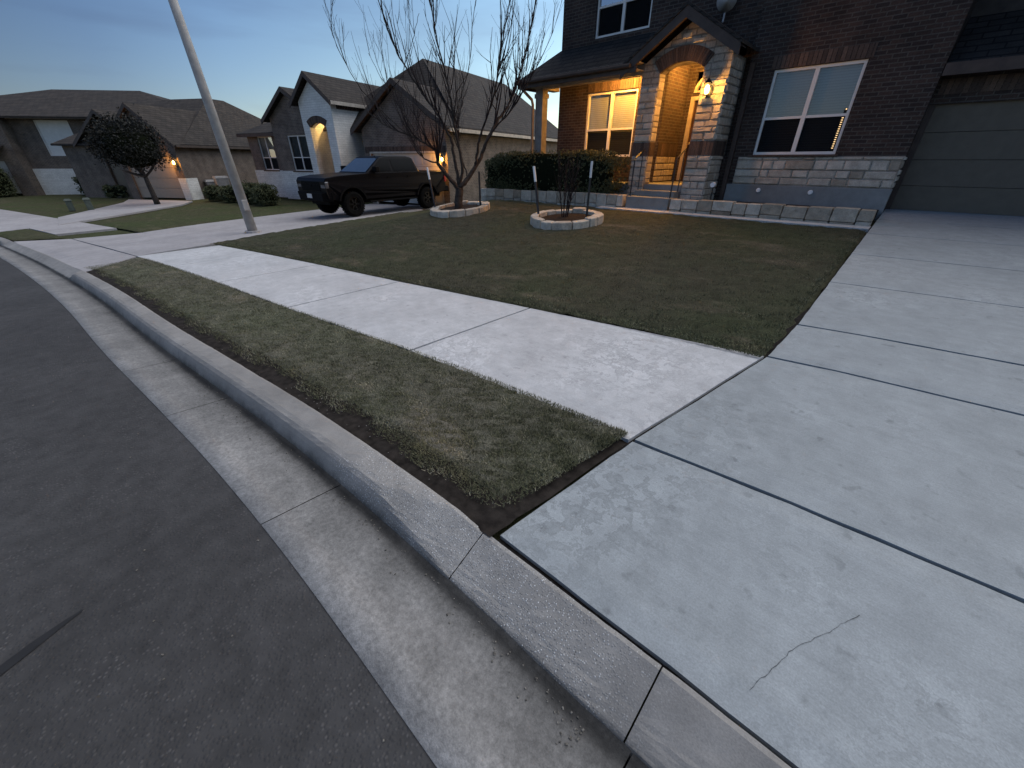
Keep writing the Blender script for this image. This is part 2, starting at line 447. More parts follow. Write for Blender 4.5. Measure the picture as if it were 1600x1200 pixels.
def blademat():
    t = NT('grass blades'); a = t.attr(); ob = t.obj()
    c = t.ramp(a, [(0.0, (0.055, 0.057, 0.032)), (0.45, (0.10, 0.10, 0.062)), (0.75, (0.16, 0.15, 0.105)), (1.0, (0.32, 0.29, 0.23))])
    c = t.mix(1.0, c, t.ramp(t.noise(ob, 0.55, 5, 0.6), [(0.3, (0.96, 1.06, 0.92)), (0.7, (0.94, 0.90, 0.86))]), 'MULTIPLY')
    mpn = t.new('ShaderNodeMapping'); mpn.inputs['Scale'].default_value = (1.0, 2.4, 1.0); mpn.inputs['Rotation'].default_value = (0, 0, 0.35); t.link(ob, mpn.inputs['Vector'])
    c = t.mix(1.0, c, t.ramp(t.noise(mpn.outputs['Vector'], 0.9, 5, 0.62), [(0.28, 0.68), (0.46, 1.0), (0.56, 1.05), (0.68, (1.7, 1.55, 1.45))]), 'MULTIPLY')
    c = t.mix(1.0, c, t.ramp(t.noise(ob, 9, 4, 0.6), [(0.32, 0.78), (0.6, 1.15)]), 'MULTIPLY')
    t.color(c); t.set(0.8, 0.15); return t.mat
M['blade'] = blademat()
def leafmat(name, a, b):
    t = NT(name); f = t.attr()
    t.color(t.ramp(f, [(0.0, a), (1.0, b)])); t.set(0.65, 0.25); return t.mat
M['hedgeleaf'] = leafmat('hedge leaf', (0.04, 0.05, 0.022), (0.14, 0.15, 0.075))
M['oakleaf'] = leafmat('oak leaf', (0.007, 0.007, 0.006), (0.024, 0.024, 0.017))
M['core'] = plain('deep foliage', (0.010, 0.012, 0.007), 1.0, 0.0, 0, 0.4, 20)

def glassmat(name, rough=0.03, tintc=(0.8, 0.85, 0.85), refl=0.0):
    t = NT(name)
    tr = t.new('ShaderNodeBsdfTransparent'); tr.inputs['Color'].default_value = (*tintc, 1)
    gl = t.new('ShaderNodeBsdfGlossy'); gl.inputs['Roughness'].default_value = rough
    lw_ = t.new('ShaderNodeLayerWeight'); lw_.inputs['Blend'].default_value = 0.5
    ms = t.new('ShaderNodeMixShader')
    f = t.math('ADD', t.math('MULTIPLY', t.math('POWER', lw_.outputs['Facing'], 4.0), 0.7), 0.06+refl, clamp=True)
    t.link(f, ms.inputs[0]); t.link(tr.outputs[0], ms.inputs[1]); t.link(gl.outputs[0], ms.inputs[2])
    t.link(ms.outputs[0], t.n['Material Output'].inputs['Surface'])
    return t.mat
M['glass'] = glassmat('window glass')
M['glassrefl'] = glassmat('reflective window glass', 0.02, (0.7, 0.75, 0.75), 0.28)
def screenmat():
    t = NT('insect screen over glass')
    tr = t.new('ShaderNodeBsdfTransparent'); tr.inputs['Color'].default_value = (0.35, 0.36, 0.37, 1)
    df = t.new('ShaderNodeBsdfDiffuse'); df.inputs['Color'].default_value = (0.016, 0.018, 0.020, 1)
    ms = t.new('ShaderNodeMixShader'); ms.inputs[0].default_value = 0.55
    t.link(tr.outputs[0], ms.inputs[1]); t.link(df.outputs[0], ms.inputs[2])
    t.link(ms.outputs[0], t.n['Material Output'].inputs['Surface'])
    return t.mat
M['screen'] = screenmat()
M['carglass'] = plain('tinted car glass', (0.002, 0.0025, 0.003), 0.15, 0.05, coat=0.0)
M['windshield'] = plain('windshield glass', (0.02, 0.025, 0.028), 0.12, 1.0, coat=1.0)
def blindmat(name, c):
    t = NT(name); ob = t.obj()
    sx = t.new('ShaderNodeSeparateXYZ'); t.link(ob, sx.inputs[0])
    w = t.math('FRACT', t.math('MULTIPLY', sx.outputs[2], 1/0.045))
    col = t.ramp(w, [(0.0, tuple(x*0.35 for x in c)), (0.16, c), (0.9, tuple(x*0.9 for x in c)), (1.0, tuple(x*0.5 for x in c))])
    t.color(col); t.set(0.6, 0.2); t.bump(w, 0.4, 0.01); return t.mat
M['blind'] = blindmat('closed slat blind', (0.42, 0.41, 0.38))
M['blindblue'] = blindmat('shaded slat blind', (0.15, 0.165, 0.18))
M['room'] = plain('dark room behind glass', (0.012, 0.013, 0.015), 0.9, 0.0)

def emit(name, c, s):
    t = NT(name)
    t.color((0, 0, 0)); t.p.inputs['Emission Color'].default_value = (*c, 1); t.p.inputs['Emission Strength'].default_value = s
    return t.mat
M['bulb'] = emit('lit lantern glass', (1.0, 0.62, 0.16), 9.0)
M['bulbfar'] = emit('lit far lantern glass', (1.0, 0.66, 0.20), 7.0)
M['gapglow'] = emit('warm room light', (1.0, 0.66, 0.32), 0.55)
M['paint'] = plain('black car paint', (0.004, 0.004, 0.0055), 0.38, 0.075, var=0.05, coat=0.0)
M['tyre'] = plain('tyre rubber', (0.006, 0.006, 0.006), 0.9, 0.05)
M['rim'] = plain('black alloy rim', (0.008, 0.008, 0.009), 0.4, 0.25)
M['carplastic'] = plain('black car plastic', (0.005, 0.005, 0.0055), 0.7, 0.06)
M['headlight'] = plain('headlight lens', (0.10, 0.10, 0.11), 0.15, 0.6, coat=0.5)
M['taillight'] = plain('red tail light lens', (0.30, 0.015, 0.02), 0.2, 0.5)
M['plate'] = plain('white plate', (0.45, 0.45, 0.45), 0.5, var=0.05)
M['chrome'] = plain('satin metal', (0.5, 0.47, 0.43), 0.3, 0.5, 0.8)

WARM = (1.0, 0.42, 0.065)
def point(name, loc, energy, rad=0.05, col=WARM, parent=None):
    l = bpy.data.lights.new(name, 'POINT'); l.energy = energy; l.color = col; l.shadow_soft_size = rad
    o = bpy.data.objects.new(name, l); COL.objects.link(o); o.location = loc
    if parent: o.parent = parent
    return o

# ------------------------------------------------------------------ terrain
KX = np.array([-160, -110, -80, -60, -45, -30, -19, -13.5, -8.5, -5.6, -3.8, -2.6, -1.6, -0.4, 3, 20, 60])
KY = np.array([-75, -38, -21, -13, -8.0, -3.9, -1.5, -0.66, -0.06, 0.19, 0.375, 0.49, 0.555, 0.59, 0.6, 0.6, 0.6])
_h = np.diff(KX); _d = np.diff(KY)/_h
_m = np.zeros(len(KX)); _m[1:-1] = (_d[:-1]*_h[1:] + _d[1:]*_h[:-1])/(_h[:-1]+_h[1:]); _m[0] = _d[0]; _m[-1] = _d[-1]
def kerb(x):
    x = np.asarray(x, float)
    i = np.clip(np.searchsorted(KX, x) - 1, 0, len(KX)-2)
    h = _h[i]; t = np.clip((x - KX[i])/h, 0, 1)
    return (KY[i]*(2*t**3-3*t**2+1) + h*_m[i]*(t**3-2*t**2+t) + KY[i+1]*(-2*t**3+3*t**2) + h*_m[i+1]*(t**3-t**2))
def base(x):
    x = np.asarray(x, float)
    return 0.037*np.where(x < -16, -16 - 7*(1-np.exp(np.minimum(x+16, 0)/7)), np.minimum(x, 0))
def sstep(a, b, x):
    t = np.clip((x-a)/(b-a), 0, 1); return t*t*(3-2*t)
def dropped(x):        # 1 where the kerb is lowered for the driveway
    x = np.asarray(x, float)
    return np.maximum(np.clip((x+2.0)/1.05, 0, 1), sstep(-10.9, -11.6, x)*sstep(-20.5, -19.8, x))
def tz(x, y):
    x = np.asarray(x, float); y = np.asarray(y, float)
    o = y - kerb(x)
    prof = np.interp(o, [-60, -9, -5, -0.42, 0, 0.23, 1.3, 2.87], [0.02, 0.02, 0.11, 0.022, 0.0, 0.15, 0.185, 0.215])
    sl = 0.056 + (0.013-0.056)*sstep(-9.3, -12.6, x)
    prof = prof + sl*np.clip(o-2.87, 0, 8.0) + 0.004*np.clip(o-10.87, 0, 60)
    f = 1 - 0.8*sstep(2.9, 9.0, o)*sstep(-12.6, -9.3, x)
    return prof + base(x)*f

def strip(name, xs, os_, mat, parent=None, dz=0.0, zf=None, jitter=0.0, tintf=None, smooth=True):
    """sheet over x stations and offsets from the kerb line"""
    me = bpy.data.meshes.new(name)
    xs = np.asarray(xs, float); os_ = np.asarray(os_, float)
    Xg, Og = np.meshgrid(xs, os_, indexing='ij')
    Yg = kerb(Xg) + Og
    Zg = (tz(Xg, Yg) if zf is None else zf(Xg, Og)) + dz
    if jitter: Zg = Zg + nr.normal(0, jitter, Zg.shape)
    nx, no = Xg.shape
    V = np.stack([Xg, Yg, Zg], -1).reshape(-1, 3)
    F = [(i*no+j, (i+1)*no+j, (i+1)*no+j+1, i*no+j+1) for i in range(nx-1) for j in range(no-1)]
    me.from_pydata(V.tolist(), [], F)
    me.materials.append(mat)
    uv = me.uv_layers.new(name='UVMap')
    li = np.zeros(len(me.loops), np.int32); me.loops.foreach_get('vertex_index', li)
    UV = np.stack([Xg, Og], -1).reshape(-1, 2)[li]
    uv.data.foreach_set('uv', UV.reshape(-1).astype(np.float32))
    a = me.attributes.new('tint', 'FLOAT', 'POINT')
    a.data.foreach_set('value', (tintf(Xg, Og) if tintf else np.full(Xg.shape, 0.5)).reshape(-1).astype(np.float32))
    if smooth: me.polygons.foreach_set('use_smooth', [True]*len(F))
    me.update()
    o = bpy.data.objects.new(name, me); COL.objects.link(o)
    if parent: o.parent = parent
    return o

XF = np.concatenate([np.arange(-150, -40, 5), np.arange(-40, -15, 1.0), np.arange(-15, 5, 0.12), np.arange(5, 61, 5)])
# wide ground under and behind everything, out to the horizon
gx_ = np.concatenate([[-1500, -700, -350], np.arange(-150, -40, 5), np.arange(-40, 10, 0.8), [15, 25, 60, 150, 400, 1500]])
go_ = np.concatenate([[-1500, -500, -150, -60, -30, -12, -9.5, -8, -5, -2.0, -0.42, 0, 0.23, 1.3, 2.87], np.arange(3.4, 14, 0.7), [18, 25, 40, 80, 200, 600, 1500]])
kind(strip('ground', gx_, go_, M['turf2'], dz=-0.075), 'structure')
kind(strip('road', XF, [-9, -7, -5, -3.5, -2.4, -1.6, -1.0, -0.7, -0.42], M['asphalt'], dz=0.006), 'structure')
kind(strip('far_gutter', XF, [-9.45, -9.0], M['gutter'], dz=0.0), 'structure')

# gutter, in poured lengths with narrow gaps
gj = [-48, -40, -32, -26, -22, -18, -15.6, -13.4, -11.6, -9.9, -8.2, -6.55, -4.95, -3.62, -1.9, -0.06, 1.7, 3.6, 7]
gut = empty('gutter', '', '', (0, 0, 0)); del gut['label']; del gut['category']; kind(gut, 'structure')
for a_, b_ in zip(gj[:-1], gj[1:]):
    n_ = max(3, int((b_-a_)/0.12))
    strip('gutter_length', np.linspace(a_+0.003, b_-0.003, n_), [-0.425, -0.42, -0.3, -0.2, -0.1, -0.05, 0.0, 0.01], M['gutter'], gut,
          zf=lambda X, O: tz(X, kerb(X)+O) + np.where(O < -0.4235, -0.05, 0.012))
# kerb swept along the street, lowered at the drives
def kz(X, O):
    d = dropped(X); b = base(X)
    full = np.interp(O, [-0.02, 0.0, 0.035, 0.05, 0.075, 0.11, 0.215, 0.235, 0.25], [-0.05, 0.0, 0.085, 0.115, 0.138, 0.147, 0.152, 0.145, -0.05])
    low = np.interp(O, [-0.02, 0.0, 0.010, 0.022, 0.215, 0.235, 0.25], [-0.05, 0.0, 0.018, 0.026, 0.128, 0.124, -0.05])
    return b + np.minimum(full, low + 0.14*(1-d)) + 0.004*np.sin(X*3.1)*np.sin(O*20+X*7)*0.5
ko = [-0.02, 0.0, 0.012, 0.022, 0.035, 0.05, 0.062, 0.075, 0.09, 0.11, 0.14, 0.18, 0.215, 0.235, 0.25]
kerb_root = empty('kerb', '', '', (0, 0, 0)); del kerb_root['label']; del kerb_root['category']; kind(kerb_root, 'structure')
kj = [-48, -36, -28, -20.2, -15.6, -11.5, -8.2, -4.95, -0.94, -0.09, 2.4, 7]
for a_, b_ in zip(kj[:-1], kj[1:]):
    n_ = max(4, int((b_-a_)/0.05)) if a_ > -12 else max(4, int((b_-a_)/0.3))
    strip('kerb_length', np.linspace(a_+0.0028, b_-0.0028, n_), ko, M['kerb'], kerb_root, dz=0.004, zf=kz, jitter=0.0012,
          tintf=lambda X, O: sstep(-2.05, -1.75, X + 0.10*np.sin(O*31+X*3))*sstep(0.12, -0.65, X)*0.9 + 0.12, smooth=False)
# bare soil strip behind the kerb, turf verge
def soilz(X, O): return tz(X, kerb(X)+O) - 0.012 + 0.007*np.sin(X*9+O*5)*np.sin(X*3.7)


def poly_panel(mb, corners, nx=6, ny=4, dz=0.0, depth=0.07, zfun=None, bev=0.008, jit=0.0):
    """concrete slab over four plan corners (a,b,c,d ccw), draped, with eased edges"""
    a, b, c, d = [np.array(p, float) for p in corners]
    zfun = zfun or (lambda x, y: tz(x, y))
    g = [[None]*(ny+1) for _ in range(nx+1)]
    for i in range(nx+1):
        for j in range(ny+1):
            s_, t_ = i/nx, j/ny
            p = (a*(1-s_)+b*s_)*(1-t_) + (d*(1-s_)+c*s_)*t_
            mb.tint = 0.9*math.exp(-((p[0]+0.66)**2*7+(p[1]-1.3)**2*2.2)) + 0.5*math.exp(-((p[0]+0.45)**2*9+(p[1]-2.3)**2*3)) + 0.35*math.exp(-((p[0]+1.5)**2*1.2+(p[1]-2.7)**2*2))
            z = float(zfun(p[0], p[1])) + dz
            edge = i in (0, nx) or j in (0, ny)
            if edge:
                z -= bev
                if jit: p = p + np.array([rnd.uniform(-jit, jit), rnd.uniform(-jit, jit)])
            g[i][j] = mb.vert((p[0], p[1], z))
    for i in range(nx):
        for j in range(ny):
            mb.idx((g[i][j], g[i+1][j], g[i+1][j+1], g[i][j+1]))
    ring = [g[i][0] for i in range(nx+1)] + [g[nx][j] for j in range(1, ny+1)] + [g[i][ny] for i in range(nx-1, -1, -1)] + [g[0][j] for j in range(ny-1, 0, -1)]
    low = [mb.vert((mb.v[k][0], mb.v[k][1], mb.v[k][2]-depth)) for k in ring]
    n = len(ring)
    for k in range(n):
        mb.idx((ring[k], low[k], low[(k+1) % n], ring[(k+1) % n]))

def KO(x, o): return (x, float(kerb(x)) + o)
# dark filler bed under the walk and drive joints
jb = empty('joint_bed', '', '', (0, 0, 0)); del jb['label']; del jb['category']; kind(jb, 'structure')
# sidewalk
walk = MB(); fwalk = MB()
wj = [-46, -42, -38, -34, -31, -28.5, -26, -24, -22, -20.4]
for a_, b_ in zip(wj[:-1], wj[1:]):
    poly_panel(fwalk, (KO(a_+.01, 1.3), KO(b_-.01, 1.3), KO(b_-.01, 2.85), KO(a_+.01, 2.85)), 4, 2)
wn_ = [-12.4, -10.15, -7.75, -5.35, -2.95]
for k_, (a_, b_) in enumerate(zip(wn_[:-1], wn_[1:])):
    sk = lambda x: x + 0.25*(x+0.75)/-8
    poly_panel(walk, (KO(a_+.012, 1.29), KO(b_-.012, 1.29), KO(b_+0.08-.012, 2.87), KO(a_+0.08+.012, 2.87)), 24, 6, jit=0.004)
poly_panel(walk, (KO(-2.938, 1.29), (-0.772, 1.835), (-0.492, 3.545), KO(-2.858, 2.87)), 24, 8, jit=0.004)
kind(fwalk.obj('far_sidewalk', M['ndrive']), 'structure')
kind(walk.obj('sidewalk', M['walk'], smooth=False), 'structure')
# own driveway
def dz_(x, y):
    o = y - kerb(x)
    return np.interp(o, [0.2, 1.3, 2.9, 4.0, 10.8], [0.128, 0.185, 0.216, 0.29, 0.745]) + base(x)*np.interp(o, [2.9, 6], [1, 0])
drv = MB()
LX = lambda y: np.interp(y, [0.8, 1.84, 3.56, 4.4, 30], [-0.885, -0.745, -0.465, -0.425, -0.425])
rows = [(0.852, 1.832), (1.858, 3.540), (3.566, 4.355), (4.383, 5.858), (5.874, 7.348), (7.364, 8.848), (8.864, 10.198), (10.214, 11.6)]
def rowpanel(y0, y1, x1, sl0, sl1, xl0=None):
    xs_ = np.linspace(0, 1, 41)
    poly_panel(drv, ((LX(y0), y0), (x1, y0+sl0*(x1-LX(y0))), (x1, y1+sl1*(x1-LX(y1))), (LX(y1), y1)), 40, 10, zfun=dz_, jit=0.003)
for k_, (y0, y1) in enumerate(rows):
    s0 = [0.0, 0.055, 0.075, 0.09, 0.075, 0.06, 0.03, 0.0][k_]
    s1 = [0.055, 0.075, 0.09, 0.075, 0.06, 0.03, 0.0, 0.0][k_]
    rowpanel(y0, y1, 5.6, s0, s1)
kind(drv.obj('driveway', M['drive']), 'structure')
filler = MB()
def fill_quad(p, zf, dz=-0.03):
    n_, k_ = 30, 14
    a, b, c, d = [np.array(q, float) for q in p]
    P = lambda s_, t_: (a*(1-s_)+b*s_)*(1-t_) + (d*(1-s_)+c*s_)*t_
    for i in range(n_):
        for j in range(k_):
            q = [P(i/n_, j/k_), P((i+1)/n_, j/k_), P((i+1)/n_, (j+1)/k_), P(i/n_, (j+1)/k_)]
            filler.face([(w[0], w[1], float(zf(w[0], w[1]))+dz) for w in q])
fill_quad(((-0.88, 0.832), (5.6, 0.835), (5.6, 4.9), (-0.45, 4.9)), dz_)
fill_quad(((-0.44, 4.9), (5.6, 4.9), (5.6, 11.3), (-0.44, 11.3)), dz_, -0.034)
fill_quad((KO(-12.3, 1.31), (-0.8, 1.87), (-0.5, 3.4), KO(-12.3, 2.83)), tz, -0.036)
fo = filler.obj('joint_filler', M['joint'], jb)

# hairline cracks in the drive
ck = MB()
def crack(pts, w, zf, wob=0.02):
    P = []
    for (x0, y0), (x1, y1) in zip(pts[:-1], pts[1:]):
        for k in range(6):
            s_ = k/6
            P.append((x0+(x1-x0)*s_+rnd.uniform(-wob, wob)*0.6, y0+(y1-y0)*s_+rnd.uniform(-wob, wob)*0.6))
    P.append(pts[-1])
    for i in range(len(P)-1):
        (x0, y0), (x1, y1) = P[i], P[i+1]
        L = math.hypot(x1-x0, y1-y0)+1e-6; nx_, ny_ = -(y1-y0)/L, (x1-x0)/L
        w0, w1 = w*rnd.uniform(0.15, 1), w*rnd.uniform(0.15, 1)
        q = [(x0-nx_*w0, y0-ny_*w0), (x1-nx_*w1, y1-ny_*w1), (x1+nx_*w1, y1+ny_*w1), (x0+nx_*w0, y0+ny_*w0)]
        ck.face([(a, b, float(zf(a, b))+0.003) for a, b in q])
crack([(0.14, 0.95), (0.18, 1.06), (0.21, 1.17), (0.27, 1.28), (0.31, 1.36), (0.36, 1.46)], 0.0013, dz_, 0.006)
ck.obj('crack', M['crack'], bpy.data.objects['driveway'])
# old tar streak on the road
st = MB()
tp = [(-1.66, -1.12), (-1.74, -0.97), (-1.80, -0.86), (-1.85, -0.77), (-1.895, -0.68), (-1.93, -0.60), (-1.95, -0.545)]
tw = [0.020, 0.022, 0.022, 0.024, 0.022, 0.013, 0.004]
for i in range(len(tp)-1):
    (x0, y0), (x1, y1) = tp[i], tp[i+1]
    L = math.hypot(x1-x0, y1-y0); nx_, ny_ = -(y1-y0)/L, (x1-x0)/L
    q = [(x0-nx_*tw[i], y0-ny_*tw[i]), (x1-nx_*tw[i+1], y1-ny_*tw[i+1]), (x1+nx_*tw[i+1], y1+ny_*tw[i+1]), (x0+nx_*tw[i], y0+ny_*tw[i])]
    st.face([(a, b, float(tz(a, b))+0.010) for a, b in q])
st.obj('tar_streak', M['tar'], bpy.data.objects['road'])

# neighbour's driveway (flared apron, then up to the garage) and house 3's drive
nd = MB()
poly_panel(nd, ((-19.6, float(kerb(-19.6))+0.24), (-11.2, float(kerb(-11.2))+0.24), KO(-12.35, 1.27), KO(-18.4, 1.27)), 14, 4)
poly_panel(nd, (KO(-18.4, 1.295), KO(-15.2, 1.295), KO(-15.5, 2.85), KO(-18.0, 2.85)), 8, 4)
poly_panel(nd, (KO(-15.18, 1.295), KO(-12.4, 1.295), KO(-12.75, 2.85), KO(-15.48, 2.85)), 8, 4)
pts_r = [(-12.85, 2.05), (-13.45, 3.75), (-14.1, 5.9), (-15.2, 9.0), (-16.25, 12.6)]
pts_l = [(-18.1, 1.55), (-19.0, 3.2), (-19.6, 5.4), (-20.3, 8.2), (-20.9, 11.4)]
for i in range(4):
    e = 0.012
    poly_panel(nd, (pts_l[i], pts_r[i], pts_r[i+1], pts_l[i+1]), 8, 4, bev=0.012)
kind(nd.obj('neighbour_driveway', M['ndrive']), 'structure')
nd3 = MB()
poly_panel(nd3, (KO(-27.5, 0.26), KO(-23.2, 0.26), KO(-24.0, 2.86), KO(-27.0, 2.86)), 6, 3)
for q in (((-27.0, -0.25), (-23.6, -0.3), (-29.2, 4.6), (-33.6, 2.6)), ((-33.6, 2.6), (-29.2, 4.6), (-31.3, 5.5), (-36.0, 3.1))):
    poly_panel(nd3, q, 6, 4, dz=0.02)
kind(nd3.obj('far_driveway', M['ndrive']), 'structure')

# lawns (grass sheets with a low edge)
def lawn(name, corners, mat, nx=40, ny=24, dz=0.02, zf=None, jit=0.008):
    mb = MB()
    a, b, c, d = [np.array(p, float) for p in corners]
    g = {}
    for i in range(nx+1):
        for j in range(ny+1):
            s_, t_ = i/nx, j/ny
            p = (a*(1-s_)+b*s_)*(1-t_) + (d*(1-s_)+c*s_)*t_
            if i in (0, nx) or j in (0, ny): p = p + nr.normal(0, 0.012, 2)
            z = float(tz(p[0], p[1])) + dz + nr.normal(0, jit)
            if i in (0, nx) or j in (0, ny): z -= dz + 0.015
            g[i, j] = mb.vert((p[0], p[1], z))
    for i in range(nx):
        for j in range(ny):
            mb.idx((g[i, j], g[i+1, j], g[i+1, j+1], g[i, j+1]))
    return mb.obj(name, mat, smooth=True)
def lawn_curve(name, x0, x1, o0, o1, mat, nx, ny, dz=0.02, jit=0.006, r0=0.0, r1=0.0, edge=0.02):
    mb = MB(); g = {}
    for i in range(nx+1):
        for j in range(ny+1):
            t_ = j/ny
            xa = x0 + r0*t_; xb = x1 + r1*t_
            x = xa + (xb-xa)*i/nx; o = o0 + (o1-o0)*t_
            y = float(kerb(x)) + o
            z = float(tz(x, y)) + dz + nr.normal(0, jit)
            if i in (0, nx) or j in (0, ny):
                z -= dz + edge; x += nr.normal(0, 0.008); y += nr.normal(0, 0.008)
            g[i, j] = mb.vert((x, y, z))
    for i in range(nx):
        for j in range(ny):
            mb.idx((g[i, j], g[i+1, j], g[i+1, j+1], g[i, j+1]))
    return mb.obj(name, mat, smooth=True)
so_m = MB(); gs_ = {}
sxs = np.linspace(0, 1, 230); sos = [0.222, 0.26, 0.30, 0.34, 0.38, 0.44, 0.6, 0.8, 1.0, 1.15, 1.292]
for i in range(230):
    for j, o in enumerate(sos):
        x = (-11.5-0.7*(o-.22)) + sxs[i]*((np.interp(o, [0.22, 1.29], [-0.897, -0.770])) - (-11.5-0.7*(o-.22)))
        so_m_z = float(soilz(x, o)) - (0.016 if o > 0.5 else 0) + nr.normal(0, 0.004)
        gs_[i, j] = so_m.vert((x, float(kerb(x))+o, so_m_z))
for i in range(229):
    for j in range(len(sos)-1): so_m.idx((gs_[i, j], gs_[i+1, j], gs_[i+1, j+1], gs_[i, j+1]))
kind(so_m.obj('soil_strip', M['dirt'], smooth=True), 'structure')
kind(lawn_curve('verge', -11.35, -1.03, 0.43, 1.284, M['turfv'], 220, 22, 0.007, 0.005, -0.8, 0.21, 0.016), 'structure')
lw = MB(); g = {}
nx, ny = 110, 60
for i in range(nx+1):
    for j in range(ny+1):
        t_ = j/ny
        y1_ = 9.55
        xl = np.interp(t_, [0, 0.25, 1], [-12.8, -13.55, -15.2]); xr = np.interp(t_, [0, 0.12, 1], [-0.50, -0.45, -0.45])
        x = xl + (xr-xl)*i/nx
        yb = float(kerb(x)) + 2.89
        if x > -2.9: yb = max(yb, np.interp(x, [-2.9, -0.48], [yb, 3.56]))
        y = yb + (y1_-yb)*t_
        z = float(tz(x, y)) + 0.018 + nr.normal(0, 0.008)
        if i in (0, nx) or j in (0, ny): z -= 0.04; x += nr.normal(0, 0.012); y += nr.normal(0, 0.012)
        g[i, j] = lw.vert((x, y, z))
for i in range(nx):
    for j in range(ny):
        lw.idx((g[i, j], g[i+1, j], g[i+1, j+1], g[i, j+1]))
kind(lw.obj('front_lawn', M['turf'], smooth=True), 'structure')
kind(lawn_curve('neighbour_lawn', -23.2, -18.3, 2.9, 9.0, M['turf2'], 40, 30, 0.02, 0.006, -5.6, -2.0), 'structure')
kind(lawn_curve('far_verge', -23.0, -19.9, 0.30, 1.27, M['turf2'], 24, 8, 0.012, 0.004, -0.3, 0.9), 'structure')

# grass blades (stuff)
def blades(name, n, sampler, hmin, hmax, wid, lift=0.0):
    P = sampler(n)
    n = len(P)
    ang = nr.uniform(0, 2*np.pi, n); lean = nr.uniform(0.1, 1.3, n); h = nr.uniform(hmin, hmax, n)
    w = wid*nr.uniform(0.6, 1.4, n)
    d = np.stack([np.cos(ang), np.sin(ang), np.zeros(n)], -1); s_ = np.stack([-np.sin(ang), np.cos(ang), np.zeros(n)], -1)
    tip = P + d*(np.sin(lean)*h)[:, None]; tip[:, 2] += np.cos(lean)*h
    V = np.stack([P - s_*w[:, None], P + s_*w[:, None], tip], 1)
    t_ = nr.beta(2.0, 2.6, n)*0.8 + lift*np.clip(np.sin(P[:, 0]*7.3+np.sin(P[:, 1]*9)*2)*np.sin(P[:, 1]*11+P[:, 0]*3)+nr.normal(0, .35, n), 0, 1)
    t_ = np.clip(t_, 0, 1)
    o = tri_mesh(name, V, 3, M['blade'], tint=t_)
    kind(o, 'stuff', 'short dormant grass blades growing on the lawn and verge', 'grass')
    return o
def samp_verge(n):
    x = -0.78 - 11.0*nr.uniform(0, 1, n)**2.2; o = nr.uniform(0.30, 1.292, n)
    lim = np.interp(o, [0.3, 1.29], [-0.95, -0.79]); k = (x < lim - nr.uniform(0, 0.03, n)) & (x > -12.0+0.6*nr.uniform(0, 1, n))
    # ragged edge along the soil strip
    k &= o > 0.31 + 0.035*np.sin(x*5.0) + 0.025*np.sin(x*13.7+1) + np.abs(nr.normal(0, 0.05, n))
    # worn thin at the corner by the drive
    k &= nr.uniform(0, 1, n) > 0.75*np.exp(-((x+0.95)**2*20 + (o-0.40)**2*14))
    x, o = x[k], o[k]; y = kerb(x)+o
    return np.stack([x, y, tz(x, y)+0.004], -1)
def samp_lawn(n):
    x = -0.48 - 12.2*nr.uniform(0, 1, n)**1.25; o = 2.88 + 6.3*nr.uniform(0, 1, n)**1.6
    y = kerb(x)+o
    k = (x > np.interp(o, [2.9, 6, 9.5], [-12.8, -13.8, -15.2])) & (y < 9.5) & (y > np.interp(x, [-2.9, -0.48], [-9, 3.56]))
    x, y = x[k], y[k]
    return np.stack([x, y, tz(x, y)+0.01], -1)
blades('grass', 160000, samp_verge, 0.008, 0.028, 0.0021, 0.5)
blades('grass', 130000, samp_lawn, 0.012, 0.036, 0.0030, 0.25)

# small stones and dry leaf bits lying in the gutter, on the soil and at the road edge (stuff)
n_ = 420
lx = -0.2 - 9*nr.uniform(0, 1, n_)**1.8 + 1.6*(nr.uniform(0, 1, n_) < 0.25)
lo_ = np.where(nr.uniform(0, 1, n_) < 0.7, -0.03 - np.abs(nr.normal(0, 0.05, n_)), np.where(nr.uniform(0, 1, n_) < 0.5, nr.uniform(0.25, 0.36, n_), -0.42 - np.abs(nr.normal(0, 0.5, n_))))
lx = np.where((lo_ > 0.2) & (lx > -0.98), -1.1 - nr.uniform(0, 2, n_), lx)
ly = kerb(lx) + lo_
lz = tz(lx, ly) + np.where(lo_ > 0.2, -0.002, np.where(lo_ > -0.42, 0.014, 0.009))
C_ = np.stack([lx, ly, lz], -1); sz = nr.uniform(0.0015, 0.0045, n_)
V8 = []
for k in range(n_):
    a = nr.uniform(0, 6.28); ca, sa = math.cos(a), math.sin(a); s1 = sz[k]; fl = nr.uniform(0.5, 1.0); el = nr.uniform(0.8, 1.6)
    b = [np.array((u*el*ca-v*sa, u*el*sa+v*ca, w))*s1 for u, v, w in ((-1, -.8, 0), (1, -.9, 0), (.9, 1, 0), (-1, .8, 0), (-.6, -.5, fl), (.6, -.5, fl*1.1), (.5, .6, fl), (-.6, .5, fl*.9))]
    for q in ((4, 5, 6, 7), (0, 1, 5, 4), (1, 2, 6, 5), (2, 3, 7, 6), (3, 0, 4, 7)):
        V8.append([C_[k]+b[i] for i in q])
kind(tri_mesh('gravel', np.array(V8), 4, M['grit'], tint=np.repeat(nr.uniform(0, .9, n_), 5)), 'stuff', 'loose grit and tiny stones in the gutter and along the road edge', 'gravel')

